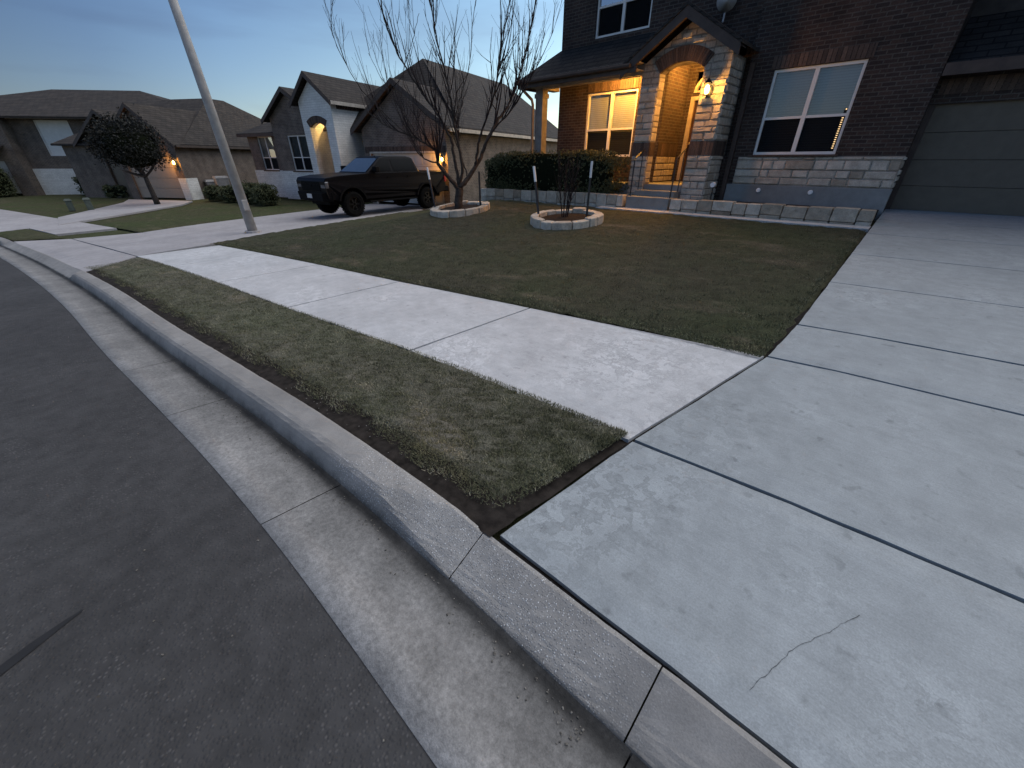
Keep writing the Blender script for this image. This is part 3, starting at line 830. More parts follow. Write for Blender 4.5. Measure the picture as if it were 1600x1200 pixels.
# ------------------------------------------------------------------ building helpers
def window(parent, x0, x1, z0, z1, y, midz=None, mull=True, frame='white', back='blind', upper='glass', lower='screen', fw=0.05, name='window'):
    """faces -y. frame mesh is the part, panes and blind its sub-parts"""
    mb = MB()
    d0, d1 = y-0.012, y+0.06
    mb.box(x0, x0+fw, d0, d1, z0, z1); mb.box(x1-fw, x1, d0, d1, z0, z1)
    mb.box(x0+fw, x1-fw, d0, d1, z0, z0+fw); mb.box(x0+fw, x1-fw, d0, d1, z1-fw, z1)
    xc = (x0+x1)/2; mz = midz if midz else (z0+z1)/2
    spans = [(x0+fw, x1-fw)]
    if mull:
        mb.box(xc-0.038, xc+0.038, d0+0.004, d1, z0+fw, z1-fw)
        spans = [(x0+fw, xc-0.038), (xc+0.038, x1-fw)]
    for a, b in spans:
        mb.box(a, b, d0+0.008, d1, mz-0.022, mz+0.022)
    w = mb.obj(name, M[frame], parent)
    for a, b in spans:
        for zz0, zz1, mt, dy in ((mz+0.022, z1-fw, upper, 0.022), (z0+fw, mz-0.022, lower, 0.034)):
            p = MB(); p.face([(a, y+dy, zz0), (b, y+dy, zz0), (b, y+dy, zz1), (a, y+dy, zz1)])
            p.obj('pane', M[mt], w, fixn=False)
    b_ = MB(); b_.face([(x0+0.02, y+0.11, z0+0.02), (x1-0.02, y+0.11, z0+0.02), (x1-0.02, y+0.11, z1-0.02), (x0+0.02, y+0.11, z1-0.02)])
    b_.obj('blind', M[back], w, fixn=False)
    return w

def wall_y(mb, x0, x1, z0, z1, y, holes=(), t=0.14, m=0):
    """wall facing -y, with rectangular openings and their reveals"""
    xs = sorted({x0, x1, *[h[0] for h in holes], *[h[1] for h in holes]})
    zs = sorted({z0, z1, *[h[2] for h in holes], *[h[3] for h in holes]})
    xs = [x for x in xs if x0 <= x <= x1]; zs = [z for z in zs if z0 <= z <= z1]
    for a, b in zip(xs[:-1], xs[1:]):
        for c, d in zip(zs[:-1], zs[1:]):
            cx, cz = (a+b)/2, (c+d)/2
            if any(h[0] < cx < h[1] and h[2] < cz < h[3] for h in holes): continue
            mb.face([(a, y, c), (b, y, c), (b, y, d), (a, y, d)], m)
    for h in holes:
        a, b, c, d = h
        mb.face([(a, y, c), (a, y, d), (a, y+t, d), (a, y+t, c)], m)
        mb.face([(b, y, c), (b, y+t, c), (b, y+t, d), (b, y, d)], m)
        mb.face([(a, y, d), (b, y, d), (b, y+t, d), (a, y+t, d)], m)
        mb.face([(a, y, c), (a, y+t, c), (b, y+t, c), (b, y, c)], m)
def wall_x(mb, x, y0, y1, z0, z1, m=0):
    mb.face([(x, y0, z0), (x, y1, z0), (x, y1, z1), (x, y0, z1)], m)

def stones(mb, x0, x1, z0, z1, y, face='-y', hmin=0.09, hmax=0.19, wmin=0.14, wmax=0.46, prot=0.03, keep=None, seed=1):
    r = random.Random(seed)
    z = z0
    while z < z1-0.02:
        h = r.uniform(hmin, hmax)
        if z+h > z1-0.05: h = z1-z
        x = x0
        while x < x1-0.01:
            w = r.uniform(wmin, wmax)*(1.3 if h < 0.11 else 1.0)
            if x+w > x1-0.09: w = x1-x
            g = 0.0035
            a, b, c, d = x+g, x+w-g, z+g, z+h-g
            if keep is None or keep(a, b, c, d):
                p = r.uniform(0.3, 1.0)*prot
                mb.tint = min(1, max(0, r.betavariate(3.2, 2.0)))
                ch = min(0.018, (d-c)*0.2)
                j = lambda: r.uniform(-0.006, 0.006)
                lo = [(a, c), (b, c), (b, d), (a, d)]
                hi = [(a+ch+abs(j()), c+ch+abs(j())), (b-ch-abs(j()), c+ch+abs(j())), (b-ch-abs(j()), d-ch-abs(j())), (a+ch+abs(j()), d-ch-abs(j()))]
                if face == '-y':
                    mb.hexa([(u, y+0.005, v) for u, v in lo], [(u, y-p+r.uniform(-0.25, 0.25)*p, v) for u, v in hi])
                elif face == '+x':
                    mb.hexa([(y-0.005, u, v) for u, v in lo], [(y+p+r.uniform(-0.25, 0.25)*p, u, v) for u, v in hi])
                elif face == '-x':
                    mb.hexa([(y+0.005, u, v) for u, v in lo], [(y-p+r.uniform(-0.25, 0.25)*p, u, v) for u, v in hi])
            x += w
        z += h

def soldiers(mb, x0, x1, z0, z1, y, w=0.067, g=0.009, prot=0.014, face='-y', seed=3):
    r = random.Random(seed); x = x0
    while x < x1-0.02:
        b = min(x+w, x1); mb.tint = r.random(); p = prot*r.uniform(0.75, 1.1)
        if face == '-y': mb.box(x, b, y-p, y+0.01, z0, z1)
        elif face == '+x': mb.box(y-0.01, y+p, x, b, z0, z1)
        elif face == '-x': mb.box(y-p, y+0.01, x, b, z0, z1)
        x = b+g

def lantern(parent_thing, loc, energy, bulb='bulb', scale=1.0, light_off=(0, -0.02, 0)):
    """wall lantern; loc is the wall point, faces -y"""
    x, y, z = loc; s_ = scale
    o = parent_thing
    b = MB()
    b.box(x-0.045*s_, x+0.045*s_, y-0.02, y, z-0.12*s_, z+0.06*s_)
    b.tube([(x, y-0.02, z-0.08*s_), (x, y-0.09*s_, z-0.12*s_), (x, y-0.13*s_, z-0.09*s_)], 0.008*s_, 6)
    b.obj('bracket', M['black'], o)
    c = MB()
    c.lathe([(0.006*s_, 0.20*s_), (0.02*s_, 0.19*s_), (0.05*s_, 0.15*s_), (0.088*s_, 0.115*s_), (0.088*s_, 0.105*s_)], (x, y-0.14*s_, z), 10)
    c.obj('cap', M['black'], o)
    f = MB()
    for k in range(6):
        a = k*math.pi/3
        f.tube([(x+0.06*s_*math.cos(a), y-0.14*s_+0.06*s_*math.sin(a), z-0.08*s_), (x+0.078*s_*math.cos(a), y-0.14*s_+0.078*s_*math.sin(a), z+0.105*s_)], 0.004*s_, 4)
    f.lathe([(0.065*s_, -0.09*s_), (0.065*s_, -0.078*s_)], (x, y-0.14*s_, z), 10)
    f.obj('cage', M['black'], o)
    g_ = MB(); g_.lathe([(0.02*s_, -0.07*s_), (0.042*s_, -0.04*s_), (0.046*s_, 0.02*s_), (0.03*s_, 0.07*s_), (0.008*s_, 0.09*s_)], (x, y-0.14*s_, z), 12)
    gl = g_.obj('glass', M[bulb], o, smooth=True)
    try: gl.visible_shadow = True
    except Exception: pass
    point('lantern_light', (x+light_off[0], y-0.21*s_+light_off[1], z-0.01), energy, 0.045*s_, WARM, o)
#PART2
WC = {}
_mbobj = MB.obj
def _obj(s, name, mats, parent=None, **kw):
    o = _mbobj(s, name, mats, parent, **kw)
    if parent is not None and parent.name in WC: o.matrix_parent_inverse = WC[parent.name]
    return o
MB.obj = _obj
def root(name, label, cat, loc, rz=0, group=None, zonly=False):
    """Empty at the base; parts may then be written in world coordinates (or, zonly, in its frame with world heights)"""
    e = empty(name, label, cat, loc, rz, group)
    WC[e.name] = Matrix.Translation((0, 0, -loc[2])) if zonly else Matrix.Translation((-loc[0], -loc[1], -loc[2]))
    return e
_point = point
def point(name, loc, energy, rad=0.05, col=WARM, parent=None):
    o = _point(name, loc, energy, rad, col, parent)
    if parent is not None and parent.name in WC: o.matrix_parent_inverse = WC[parent.name]
    return o

# ------------------------------------------------------------------ the main house
H = root('brick_house', 'dark two storey brick house with lit arched stone entry and covered porch', 'house', (-4.5, 11.1, 0.7))
YP, YW, YT = 11.1, 11.0, 10.25
w = MB()
wall_y(w, -8.6, -5.35, 0.7, 6.3, YP, [(-7.62, -6.1, 1.68, 3.18), (-7.55, -6.03, 4.32, 5.80)])
wall_y(w, -5.35, -3.9, 3.72, 6.3, YP)
wall_y(w, -3.9, -3.55, 0.7, 6.3, YP)
wall_y(w, -3.66, -3.30, 0.6, 1.66, YW)
wall_y(w, -3.55, -0.45, 1.66, 6.3, YW, [(-3.04, -1.53, 1.70, 3.19)])
wall_x(w, -3.55, YW, YP, 0.7, 6.3)
wall_x(w, -5.35, YP, 12.3, 1.07, 3.72)
wall_x(w, -3.9, YP, 12.3, 1.07, 3.72)
wall_y(w, -5.35, -3.9, 1.07, 3.72, 12.3, [(-5.20, -4.16, 1.10, 3.02), (-5.16, -4.20, 3.10, 3.52)], t=0.08)
wall_x(w, -0.45, YW, 12.3, 0.6, 6.3)
wall_x(w, -8.6, YP, 21, 0.5, 6.3)
wall_y(w, -0.45, 5.7, 2.46, 2.92, 11.42)
w.face([(-8.6, 21, 0.5), (5.7, 21, 0.5), (5.7, 21, 6.3), (-8.6, 21, 6.3)])
wall_x(w, 5.7, YW, 21, 0.5, 6.3)
w.obj('wall', M['brick'], H, fixn=False)
# garage bay
g_ = MB()
wall_y(g_, -0.45, 5.7, 3.55, 6.3, 12.3)
g_.obj('upper_wall', M['siding'], H)
g_ = MB()
for k in range(4):
    z0 = 0.735+k*0.434
    g_.box(-0.36, 5.2, 11.50, 11.55, z0+0.002, z0+0.430)
gd = g_.obj('garage_door', M['gdoor'], H, bevel=0.003)
g_ = MB()
g_.box(-0.46, -0.36, 11.44, 11.56, 0.7, 2.47); g_.box(-0.46, 5.3, 11.44, 11.56, 2.47, 2.60); g_.box(-0.36, 5.3, 11.56, 11.6, 0.7, 2.47)
g_.obj('garage_door_frame', M['trimdark'], H)
g_ = MB()
g_.slab([(-0.44, 11.03, 2.98), (5.7, 11.03, 2.98), (5.7, 12.31, 3.80), (-0.44, 12.31, 3.80)], 0.10)
g_.obj('garage_roof', M['shingle'], H)
g_ = MB()
g_.box(-0.44, 5.7, 11.04, 11.43, 2.86, 2.875); g_.box(-0.44, 5.7, 11.0, 11.035, 2.83, 3.0)
g_.obj('garage_soffit', M['trimdark'], H)
# main roof
rf = MB()
x0, x1, y0, y1, ze = -9.05, 6.15, 10.5, 21.5, 6.3
rx0, rx1, ry, rz_ = -3.7, 0.9, 16.0, 9.6
rf.slab([(x0, y0, ze), (x1, y0, ze), (rx1, ry, rz_), (rx0, ry, rz_)], 0.14)
rf.slab([(x1, y1, ze), (x0, y1, ze), (rx0, ry, rz_), (rx1, ry, rz_)], 0.14)
rf.slab([(x0, y1, ze), (x0, y0, ze), (rx0, ry, rz_)], 0.14)
rf.slab([(x1, y0, ze), (x1, y1, ze), (rx1, ry, rz_)], 0.14)
rf.box(-9.0, 6.1, 10.52, 21.45, 6.12, 6.16)
rf.obj('roof', M['shingle'], H)
# porch roof: lean-to with a hip at the left end
pr = MB()
pr.slab([(-9.18, 9.9, 3.47), (-5.80, 9.9, 3.47), (-5.59, 10.24, 3.6825), (-5.56, 10.30, 3.72), (-4.72, 11.1, 4.22), (-8.62, 11.1, 4.22)], 0.06)
pr.slab([(-9.18, 11.12, 3.47), (-9.18, 9.9, 3.47), (-8.62, 11.1, 4.22)], 0.06)
p_ = pr.obj('porch_roof', M['shingle'], H)
pr = MB()
pr.box(-9.16, -5.58, 9.915, 9.95, 3.30, 3.42); pr.box(-9.165, -9.13, 9.915, 11.1, 3.30, 3.42)
pr.tube([(-9.2, 9.86, 3.43), (-5.7, 9.86, 3.43)], 0.045, 8)
pr.obj('fascia', M['trimdark'], H)
pr = MB(); pr.box(-9.12, -5.59, 9.96, 10.25, 3.49, 3.51); pr.box(-9.12, -4.19, 10.54, 11.09, 3.49, 3.51); pr.box(-9.12, -5.59, 10.25, 10.54, 3.4905, 3.509); pr.box(-9.12, -8.83, 9.96, 11.09, 3.36, 3.375); pr.box(-8.83, -5.58, 9.955, 10.29, 3.36, 3.375)
pr.obj('porch_ceiling', M['soffit'], H)
pr = MB(); pr.box(-8.83, -5.58, 10.30, 10.52, 3.30, 3.489); pr.box(-8.83, -8.6, 10.53, 11.09, 3.30, 3.489)
pr.obj('porch_beam', M['trimlight'], H)
pr = MB(); pr.box(-8.82, -8.57, 10.30, 10.53, 0.8, 3.299); pr.box(-8.85, -8.54, 10.27, 10.56, 0.8, 1.25); pr.box(-8.845, -8.545, 10.275, 10.555, 3.10, 3.20)
pr.obj('porch_post', M['post'], H)
pr = MB(); pr.tube([(-9.08, 9.93, 3.36), (-9.0, 9.97, 3.27), (-8.88, 10.2, 3.07), (-8.87, 10.24, 2.95), (-8.87, 10.24, 0.8)], 0.038, 8)
pr.obj('downspout', M['trim'], H)
pr = MB(); pr.box(-3.50, -3.41, 10.90, 10.98, 0.72, 3.35)  # dark upright strip along the dark gap between tower and wainscot
pr.obj('downspout', M['trimdark'], H)
pr = MB()
pr.box(-8.8, -3.7, 10.29, 12.3, 0.6, 1.075)
pr.obj('porch_floor', M['found'], H)
pr = MB(); pr.box(-5.22, -4.22, 9.97, 10.27, 0.55, 0.955); pr.box(-5.26, -4.18, 9.66, 9.965, 0.5, 0.83)
pr.obj('step', M['found'], H, bevel=0.012)
en = MB(); en.face([(-5.35, 11.1, 3.715), (-3.9, 11.1, 3.715), (-3.9, 12.3, 3.715), (-5.35, 12.3, 3.715)])
en.face([(-5.35, 11.1, 3.52), (-3.7, 11.1, 3.52), (-3.7, 11.1, 3.72), (-5.35, 11.1, 3.72)])
en.obj('entry_ceiling', M['soffit'], H)
# front door with frame and arched transom
dr = MB(); dr.box(-5.10, -4.24, 12.325, 12.37, 1.10, 2.94)
for a, b, c, d in ((-5.0, -4.72, 1.25, 1.95), (-4.62, -4.34, 1.25, 1.95), (-5.0, -4.72, 2.08, 2.8), (-4.62, -4.34, 2.08, 2.8)):
    dr.box(a, b, 12.312, 12.33, c, d)
fd = dr.obj('front_door', M['doorwood'], H, bevel=0.006)
dh = MB(); dh.lathe([(0.03, 12.30), (0.03, 12.26), (0.02, 12.25)], (-5.02, 0, 1.98), 12, 'y'); dh.obj('handle', M['chrome'], fd)
df = MB(); df.box(-5.20, -5.10, 12.27, 12.38, 1.10, 3.02); df.box(-4.24, -4.16, 12.27, 12.38, 1.10, 3.02); df.box(-5.10, -4.24, 12.27, 12.38, 2.94, 3.02)
df.obj('door_frame', M['trimlight'], H)
tw_ = MB()
def arcpts(xc, zc, r, a0, a1, n): return [(xc + r*math.sin(a0+(a1-a0)*k/n), zc + r*math.cos(a0+(a1-a0)*k/n)) for k in range(n+1)]
out = [(-5.16, 3.10)] + arcpts(-4.68, 3.02, 0.50, R(-68), R(68), 12) + [(-4.20, 3.10)]
inn = [(-5.09, 3.14)] + arcpts(-4.68, 3.02, 0.43, R(-66), R(66), 12) + [(-4.27, 3.14)]
n = len(out)
for k in range(n):
    a, b = out[k], out[(k+1) % n]; c, d = inn[(k+1) % n], inn[k]
    tw_.hexa([(q[0], 12.36, q[1]) for q in (a, b, c, d)], [(q[0], 12.27, q[1]) for q in (a, b, c, d)])
tr_ = tw_.obj('transom_window', M['trimlight'], H)
tg = MB(); tg.face([(q[0], 12.34, q[1]) for q in inn]); tg.obj('pane', M['carglass'], tr_)

# stone entry tower
T = MB()
XL, XR, OL, OR = -5.58, -3.66, -5.15, -4.18
XC = (OL+OR)/2; HALF = (OR-OL)/2; RAD = 0.815; ZC = 3.43-RAD
ang = math.asin(HALF/RAD); ZS = ZC + RAD*math.cos(ang)
arch = [(XC + RAD*math.sin(a), ZC + RAD*math.cos(a)) for a in np.linspace(ang, -ang, 17)]
poly = [(XL, 0.62), (OL, 0.62)] + arch[::-1] + [(OR, 0.62), (XR, 0.62), (XR, 3.47), (-4.6, 4.06), (XL, 3.45)]
T.exty(poly, YT, YT+0.28)
T.box(OR, XR, YT+0.281, YP, 0.62, 3.46)
tw = T.obj('stone_tower', M['stonebase'], H)
def facing(*a, **k):
    m = MB(); stones(m, *a, **k); m.obj('stone_facing', M['stone'], H)
def band(*a, **k):
    m = MB(); soldiers(m, *a, **k); m.obj('brick_band', M['soldier'], H)
for a, b, sd_ in ((XL, OL, 4), (OR, XR, 9)):
    facing(a, b, 0.75, 1.68, YT, seed=sd_); facing(a, b, 1.975, 3.05, YT, seed=sd_+1, prot=0.04)
def keep(a, b, c, d):
    for x in (a, b):
        for z in (c, d):
            if (x-XC)**2 + (z-ZC)**2 < 1.09**2 and z > 3.05: return False
            if z > 4.02 - 0.625*abs(x+4.6): return False
            if z < 3.05: return False
    return not (a < OR+0.05 and b > OL-0.05 and c < 3.45)
facing(XL, XR, 3.05, 4.05, YT, seed=21, hmin=0.07, hmax=0.13, wmin=0.12, wmax=0.3, keep=keep)
facing(YT, YW-0.01, 0.75, 1.68, XR, '+x', seed=12); facing(YT, YW-0.01, 1.975, 3.42, XR, '+x', seed=13)
facing(YT, YT+0.28, 1.09, 1.68, OL, '+x', seed=14, prot=0.012, wmin=0.28, wmax=0.3); facing(YT, YT+0.28, 1.975, 3.2, OL, '+x', seed=15, prot=0.012, wmin=0.28, wmax=0.3)
facing(YP+0.01, 12.29, 1.09, 1.68, -5.35, '+x', seed=16, prot=0.02)
facing(-3.30, -0.45, 1.125, 1.66, 10.96, seed=17, prot=0.035, wmin=0.16, wmax=0.55)
facing(10.93, 11.48, 1.125, 1.66, -0.452, '+x', seed=18, prot=0.03)
ws = MB(); ws.box(-3.30, -0.452, 10.962, 11.02, 1.12, 1.662); ws.obj('wainscot', M['stonebase'], H)
for a, b in ((XL-0.01, OL), (OR, XR+0.01)): band(a, b, 1.69, 1.965, YT, seed=5)
band(YT+0.01, YW-0.01, 1.69, 1.965, XR, face='+x', seed=6)
band(YT+0.01, YT+0.28, 1.69, 1.965, OL, face='+x', seed=7)
band(YP+0.01, 12.28, 1.69, 1.965, -5.35, face='+x', seed=8)
band(-7.62, -6.1, 3.19, 3.40, YP, seed=9)
band(-3.10, -1.47, 3.20, 3.41, YW, seed=10)
band(-0.40, 5.5, 2.60, 2.82, 11.42, seed=11)
ba = MB(); nb_ = 23; a_tot = math.asin(0.637/1.07)
for k in range(nb_):
    a0 = -a_tot + 2*a_tot*k/nb_ + 0.004; a1 = -a_tot + 2*a_tot*(k+1)/nb_ - 0.004
    ba.tint = rnd.random()*0.8
    q = [(XC + r*math.sin(a), ZC + r*math.cos(a)) for r, a in ((RAD-0.004, a0), (RAD-0.004, a1), (1.075, a1), (1.075, a0))]
    pr_ = 0.022*rnd.uniform(0.8, 1.1)
    ba.hexa([(x, YT+0.06, z) for x, z in q], [(x, YT-pr_, z) for x, z in q])
ba.obj('brick_arch', M['soldier'], H)
tg = MB(); zr = 4.30
for sgn, xe in ((-1, -5.98), (1, -3.42)):
    ze_ = zr - 0.625*abs(xe+4.6)
    pts = [(xe, 9.88, ze_), (-4.6, 9.88, zr), (-4.6, 11.1, zr), (xe, 11.1, ze_)]
    tg.slab(pts if sgn > 0 else pts[::-1], 0.05)
tg.obj('tower_roof', M['shingle'], H)
tg = MB()
for xe in (-5.96, -3.44):
    ze_ = zr - 0.625*abs(xe+4.6)
    tg.exty([(xe, ze_-0.24), (-4.6, zr-0.24), (-4.6, zr-0.055), (xe, ze_-0.055)], 9.90, 9.94)
    tg.exty([(xe, ze_-0.10), (-4.6, zr-0.10), (-4.6, zr-0.075), (xe, ze_-0.075)], 9.94, 10.24)
tg.obj('bargeboard', M['trimdark'], H)
fn = MB(); fn.box(-3.40, -0.43, 10.92, 11.05, 0.5, 1.118)
fn.obj('foundation', M['found'], H, bevel=0.01)
for x in (-2.70, -1.71):
    v_ = MB(); v_.lathe([(0.045, 10.93), (0.045, 10.905), (0.035, 10.895)], (x, 0, 1.01), 16, 'y'); v_.obj('round_vent', M['vent'], H, smooth=False)
# windows
window(H, -7.62, -6.1, 1.68, 3.18, YP+0.05, midz=2.33, back='blind')
window(H, -7.55, -6.03, 4.32, 5.80, YP+0.05, midz=4.92, back='room', upper='glassrefl')  # near-black sheet in place of the blind: darkness of the unlit room as colour
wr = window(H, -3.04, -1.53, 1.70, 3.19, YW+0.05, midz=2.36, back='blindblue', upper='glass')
lg = MB(); lg.box(-1.637, -1.598, YW+0.068, YW+0.070, 1.795, 2.47)
for k in range(15):
    z = 1.80 + k*0.036
    lg.box(-1.635, -1.605, YW+0.064, YW+0.068, z, z+0.013)
lg.box(-1.62, -1.60, YW+0.064, YW+0.068, 2.44, 2.46)
lg.m = [1]*6 + [0]*(len(lg.f)-6)
lg.obj('light_gap', [M['gapglow'], M['room']], wr)
sl_ = MB(); sl_.box(-3.10, -1.47, 10.90, 11.05, 1.665, 1.699); sl_.obj('window_sill', M['soldier'], wr)

# porch lantern and hidden ceiling light
L1 = root('wall_lantern', 'small lit lantern on the stone pier right of the arched entry', 'lantern', (-3.97, YT, 2.86))
lantern(L1, (-3.97, YT-0.035, 2.86), 20, 'bulb')
L2 = root('ceiling_light', 'flush lit ceiling light inside the porch behind the stone arch', 'ceiling light', (-6.30, 10.63, 3.49))
c_ = MB(); c_.lathe([(0.13, 3.489), (0.13, 3.465)], (-6.30, 10.63, 0), 20); c_.obj('plate', M['chrome'], L2)
c_ = MB(); c_.lathe([(0.115, 3.463), (0.10, 3.43), (0.05, 3.405)], (-6.30, 10.63, 0), 20); c_.obj('glass', M['bulb'], L2, smooth=True)
point('ceiling_lamp', (-6.30, 10.63, 3.375), 95, 0.06, WARM, L2)
# second one in the entry
L3 = root('ceiling_light', 'flush lit ceiling light in the entry recess above the front door', 'ceiling light', (-4.62, 11.6, 3.71))
c_ = MB(); c_.lathe([(0.11, 3.712), (0.11, 3.69)], (-4.62, 11.6, 0), 20); c_.obj('plate', M['chrome'], L3)
c_ = MB(); c_.lathe([(0.10, 3.688), (0.09, 3.66), (0.04, 3.64)], (-4.62, 11.6, 0), 20); c_.obj('glass', M['bulb'], L3, smooth=True)
point('ceiling_lamp', (-4.62, 11.6, 3.58), 85, 0.06, WARM, L3)

# hand rails
for i, (x, lab) in enumerate(((-5.24, 'black metal handrail on the left side of the entry steps, by the hedge'), (-4.22, 'black metal handrail on the right side of the entry steps, below the lantern'))):
    h = root('handrail', lab, 'handrail', (x, 9.8, 0.6), group='handrails of the entry steps')
    m = MB(); m.tube([(x, 9.80, 0.55), (x, 9.80, 1.60), (x, 9.83, 1.64), (x, 10.20, 1.82)], 0.016, 8); m.obj('rail', M['black'], h)
    m = MB(); m.tube([(x, 10.16, 0.95), (x, 10.16, 1.79)], 0.012, 6); m.obj('post', M['black'], h)

# satellite dish
D = root('satellite_dish', 'grey round satellite dish above the entry gable', 'satellite dish', (-4.25, 10.9, 4.1))
m = MB(); m.lathe([(0.19, 0.045), (0.13, 0.02), (0.06, 0.004), (0.005, 0.0), (0.005, -0.012), (0.06, -0.008), (0.13, 0.008), (0.19, 0.033)][:4], (0, 0, 0), 24, 'y')
dd = m.obj('dish', M['grey'], D, smooth=True); dd.matrix_parent_inverse = Matrix.Identity(4)
dd.location = (0.0, 0.0, 0.34); dd.rotation_euler = (R(-12), 0, R(200))
m = MB(); m.tube([(-4.25, 10.9, 4.09), (-4.25, 10.93, 4.40)], 0.018, 8); m.obj('mast', M['galv'], D)

# garden spotlight on the tower foundation
G = root('garden_spotlight', 'small white garden spotlight at the foot of the stone tower', 'spotlight', (-3.45, 10.2, 0.8))
m = MB(); m.lathe([(0.05, 10.14), (0.055, 10.20), (0.03, 10.26)], (-3.45, 0, 1.12), 14, 'y'); m.obj('lamp_head', M['vent'], G)
m = MB(); m.tube([(-3.45, 10.21, 1.08), (-3.45, 10.22, 0.75)], 0.014, 6); m.obj('spike', M['black'], G)

# planting bed, stone border, kerb path
b_ = MB(); b_.box(-10.45, -5.3, 9.83, 11.09, 0.2, 0.74); b_.box(-4.14, -0.5, 9.83, 10.92, 0.3, 0.76)
kind(b_.obj('planting_bed', M['mulch']), 'structure')
def borderwall(name, x0, x1, y0, y1, zt0, zt1, zb, label, seed):
    r = random.Random(seed); m = MB()
    x = x0
    nlev = 2
    while x < x1-0.02:
        wd = r.uniform(0.22, 0.42)
        if x+wd > x1-0.15: wd = x1-x
        s_ = (x-x0)/(x1-x0); zt = zt0+(zt1-zt0)*s_
        zb_ = zb
        h = (zt-zb_)
        cut = zb_ + h*r.uniform(0.45, 0.62)
        for a, b in ((zb_, cut), (cut, zt+r.uniform(-0.012, 0.012))):
            m.tint = r.betavariate(1.5, 2.6); j = lambda: r.uniform(-0.012, 0.012)
            g = 0.004
            m.hexa([(x+g, y0+j(), a+g), (x+wd-g, y0+j(), a+g), (x+wd-g, y1, a+g), (x+g, y1, a+g)],
                   [(x+g+0.006, y0+0.012+j(), b-g), (x+wd-g-0.006, y0+0.012+j(), b-g), (x+wd-g-0.006, y1+j(), b-g), (x+g+0.006, y1+j(), b-g)])
        x += wd
    return tag(m.obj(name, M['stone'], bevel=0.012), label, 'border wall', 'low stone walls of the planting beds')
borderwall('stone_border_wall', -10.5, -5.32, 9.60, 9.85, 0.80, 0.86, 0.30, 'low pale stone border wall in front of the long hedge', 3)
borderwall('stone_border_wall', -4.12, -0.46, 9.60, 9.85, 0.83, 0.85, 0.42, 'low pale stone border wall right of the entry steps under the dark window', 4)
p_ = MB()
for i in range(24):
    xa, xb = -5.9+i*5.45/24, -5.9+(i+1)*5.45/24
    za, zb = float(tz(xa, 9.4))+0.035, float(tz(xb, 9.4))+0.035
    yo = 9.33
    p_.hexa([(xa, yo, za-0.2), (xb, yo, zb-0.2), (xb, 9.655, zb-0.2), (xa, 9.655, za-0.2)], [(xa, yo, za), (xb, yo, zb), (xb, 9.655, zb+0.012), (xa, 9.655, za+0.012)])
kind(p_.obj('garden_path', M['walk']), 'structure')

# ------------------------------------------------------------------ foliage
def leaves_on(points, normals, size, n):
    """random leaf quads around given points"""
    k = nr.integers(0, len(points), n)
    P = points[k] + nr.normal(0, size*0.5, (n, 3))
    a = nr.normal(0, 1, (n, 3)); a /= np.linalg.norm(a, axis=1)[:, None]
    b = np.cross(a, nr.normal(0, 1, (n, 3))); b /= np.linalg.norm(b, axis=1)[:, None]+1e-9
    s_ = size*nr.uniform(0.6, 1.4, n)[:, None]
    return np.stack([P-a*s_, P-b*s_*0.45, P+a*s_, P+b*s_*0.45], 1)
def sup(u, v, e=0.45):
    f = lambda t: np.sign(t)*np.abs(t)**e
    return f(np.cos(v))*f(np.cos(u)), f(np.cos(v))*f(np.sin(u)), f(np.sin(v))
def bush(name, c, rad, label, cat, mat='hedgeleaf', n=6000, leaf=0.028, e=0.6, lump=0.16, group=None, rz=0):
    """clipped or loose shrub: leaves over a lumpy rounded body round a dark heart"""
    c = np.array(c, float); rad = np.array(rad, float)
    o = root(name, label, cat, (c[0], c[1], c[2]-rad[2]), rz, group, zonly=False)
    m_ = 4000
    u = nr.uniform(0, 2*np.pi, m_); v = np.arcsin(nr.uniform(-0.92, 1, m_))
    x, y, z = sup(u, v, e)
    P = np.stack([x, y, z], -1)
    ph = nr.uniform(0, 6.28, 6)
    d = 1 + lump*(np.sin(P[:, 0]*5*rad[0]/rad.min()*0.6+ph[0])*np.sin(P[:, 1]*4+ph[1]) + 0.6*np.sin(P[:, 2]*7+P[:, 0]*9+ph[2]))*0.5
    d *= nr.uniform(0.84, 1.03, m_)
    P = P*d[:, None]*rad
    V = leaves_on(P, None, leaf, n)
    if rz:
        ca, sa = math.cos(rz), math.sin(rz)
        pass
    V[:, :, 2] += rad[2]
    f = tri_mesh('foliage', V, 4, M[mat], o, nr.beta(2, 3, n))
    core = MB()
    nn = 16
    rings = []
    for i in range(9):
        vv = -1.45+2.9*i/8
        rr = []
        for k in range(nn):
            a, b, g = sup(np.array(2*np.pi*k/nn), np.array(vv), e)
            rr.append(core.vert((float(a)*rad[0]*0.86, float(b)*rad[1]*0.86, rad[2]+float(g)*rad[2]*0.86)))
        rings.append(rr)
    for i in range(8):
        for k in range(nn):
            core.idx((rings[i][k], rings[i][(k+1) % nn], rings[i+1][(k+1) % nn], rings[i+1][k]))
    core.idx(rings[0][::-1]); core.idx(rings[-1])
    cc = _mbobj(core, 'dark_core', M['core'], o, smooth=True)  # solid near-black hull gives the dark inside of the foliage, no branches modelled
    return o
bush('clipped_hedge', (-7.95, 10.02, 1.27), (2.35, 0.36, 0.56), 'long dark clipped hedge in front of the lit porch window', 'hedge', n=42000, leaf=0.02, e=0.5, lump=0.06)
bush('clipped_hedge', (-10.05, 10.05, 1.18), (0.42, 0.40, 0.50), 'small rounded dark shrub at the left end of the long hedge', 'shrub', n=5000, leaf=0.026, e=0.7)

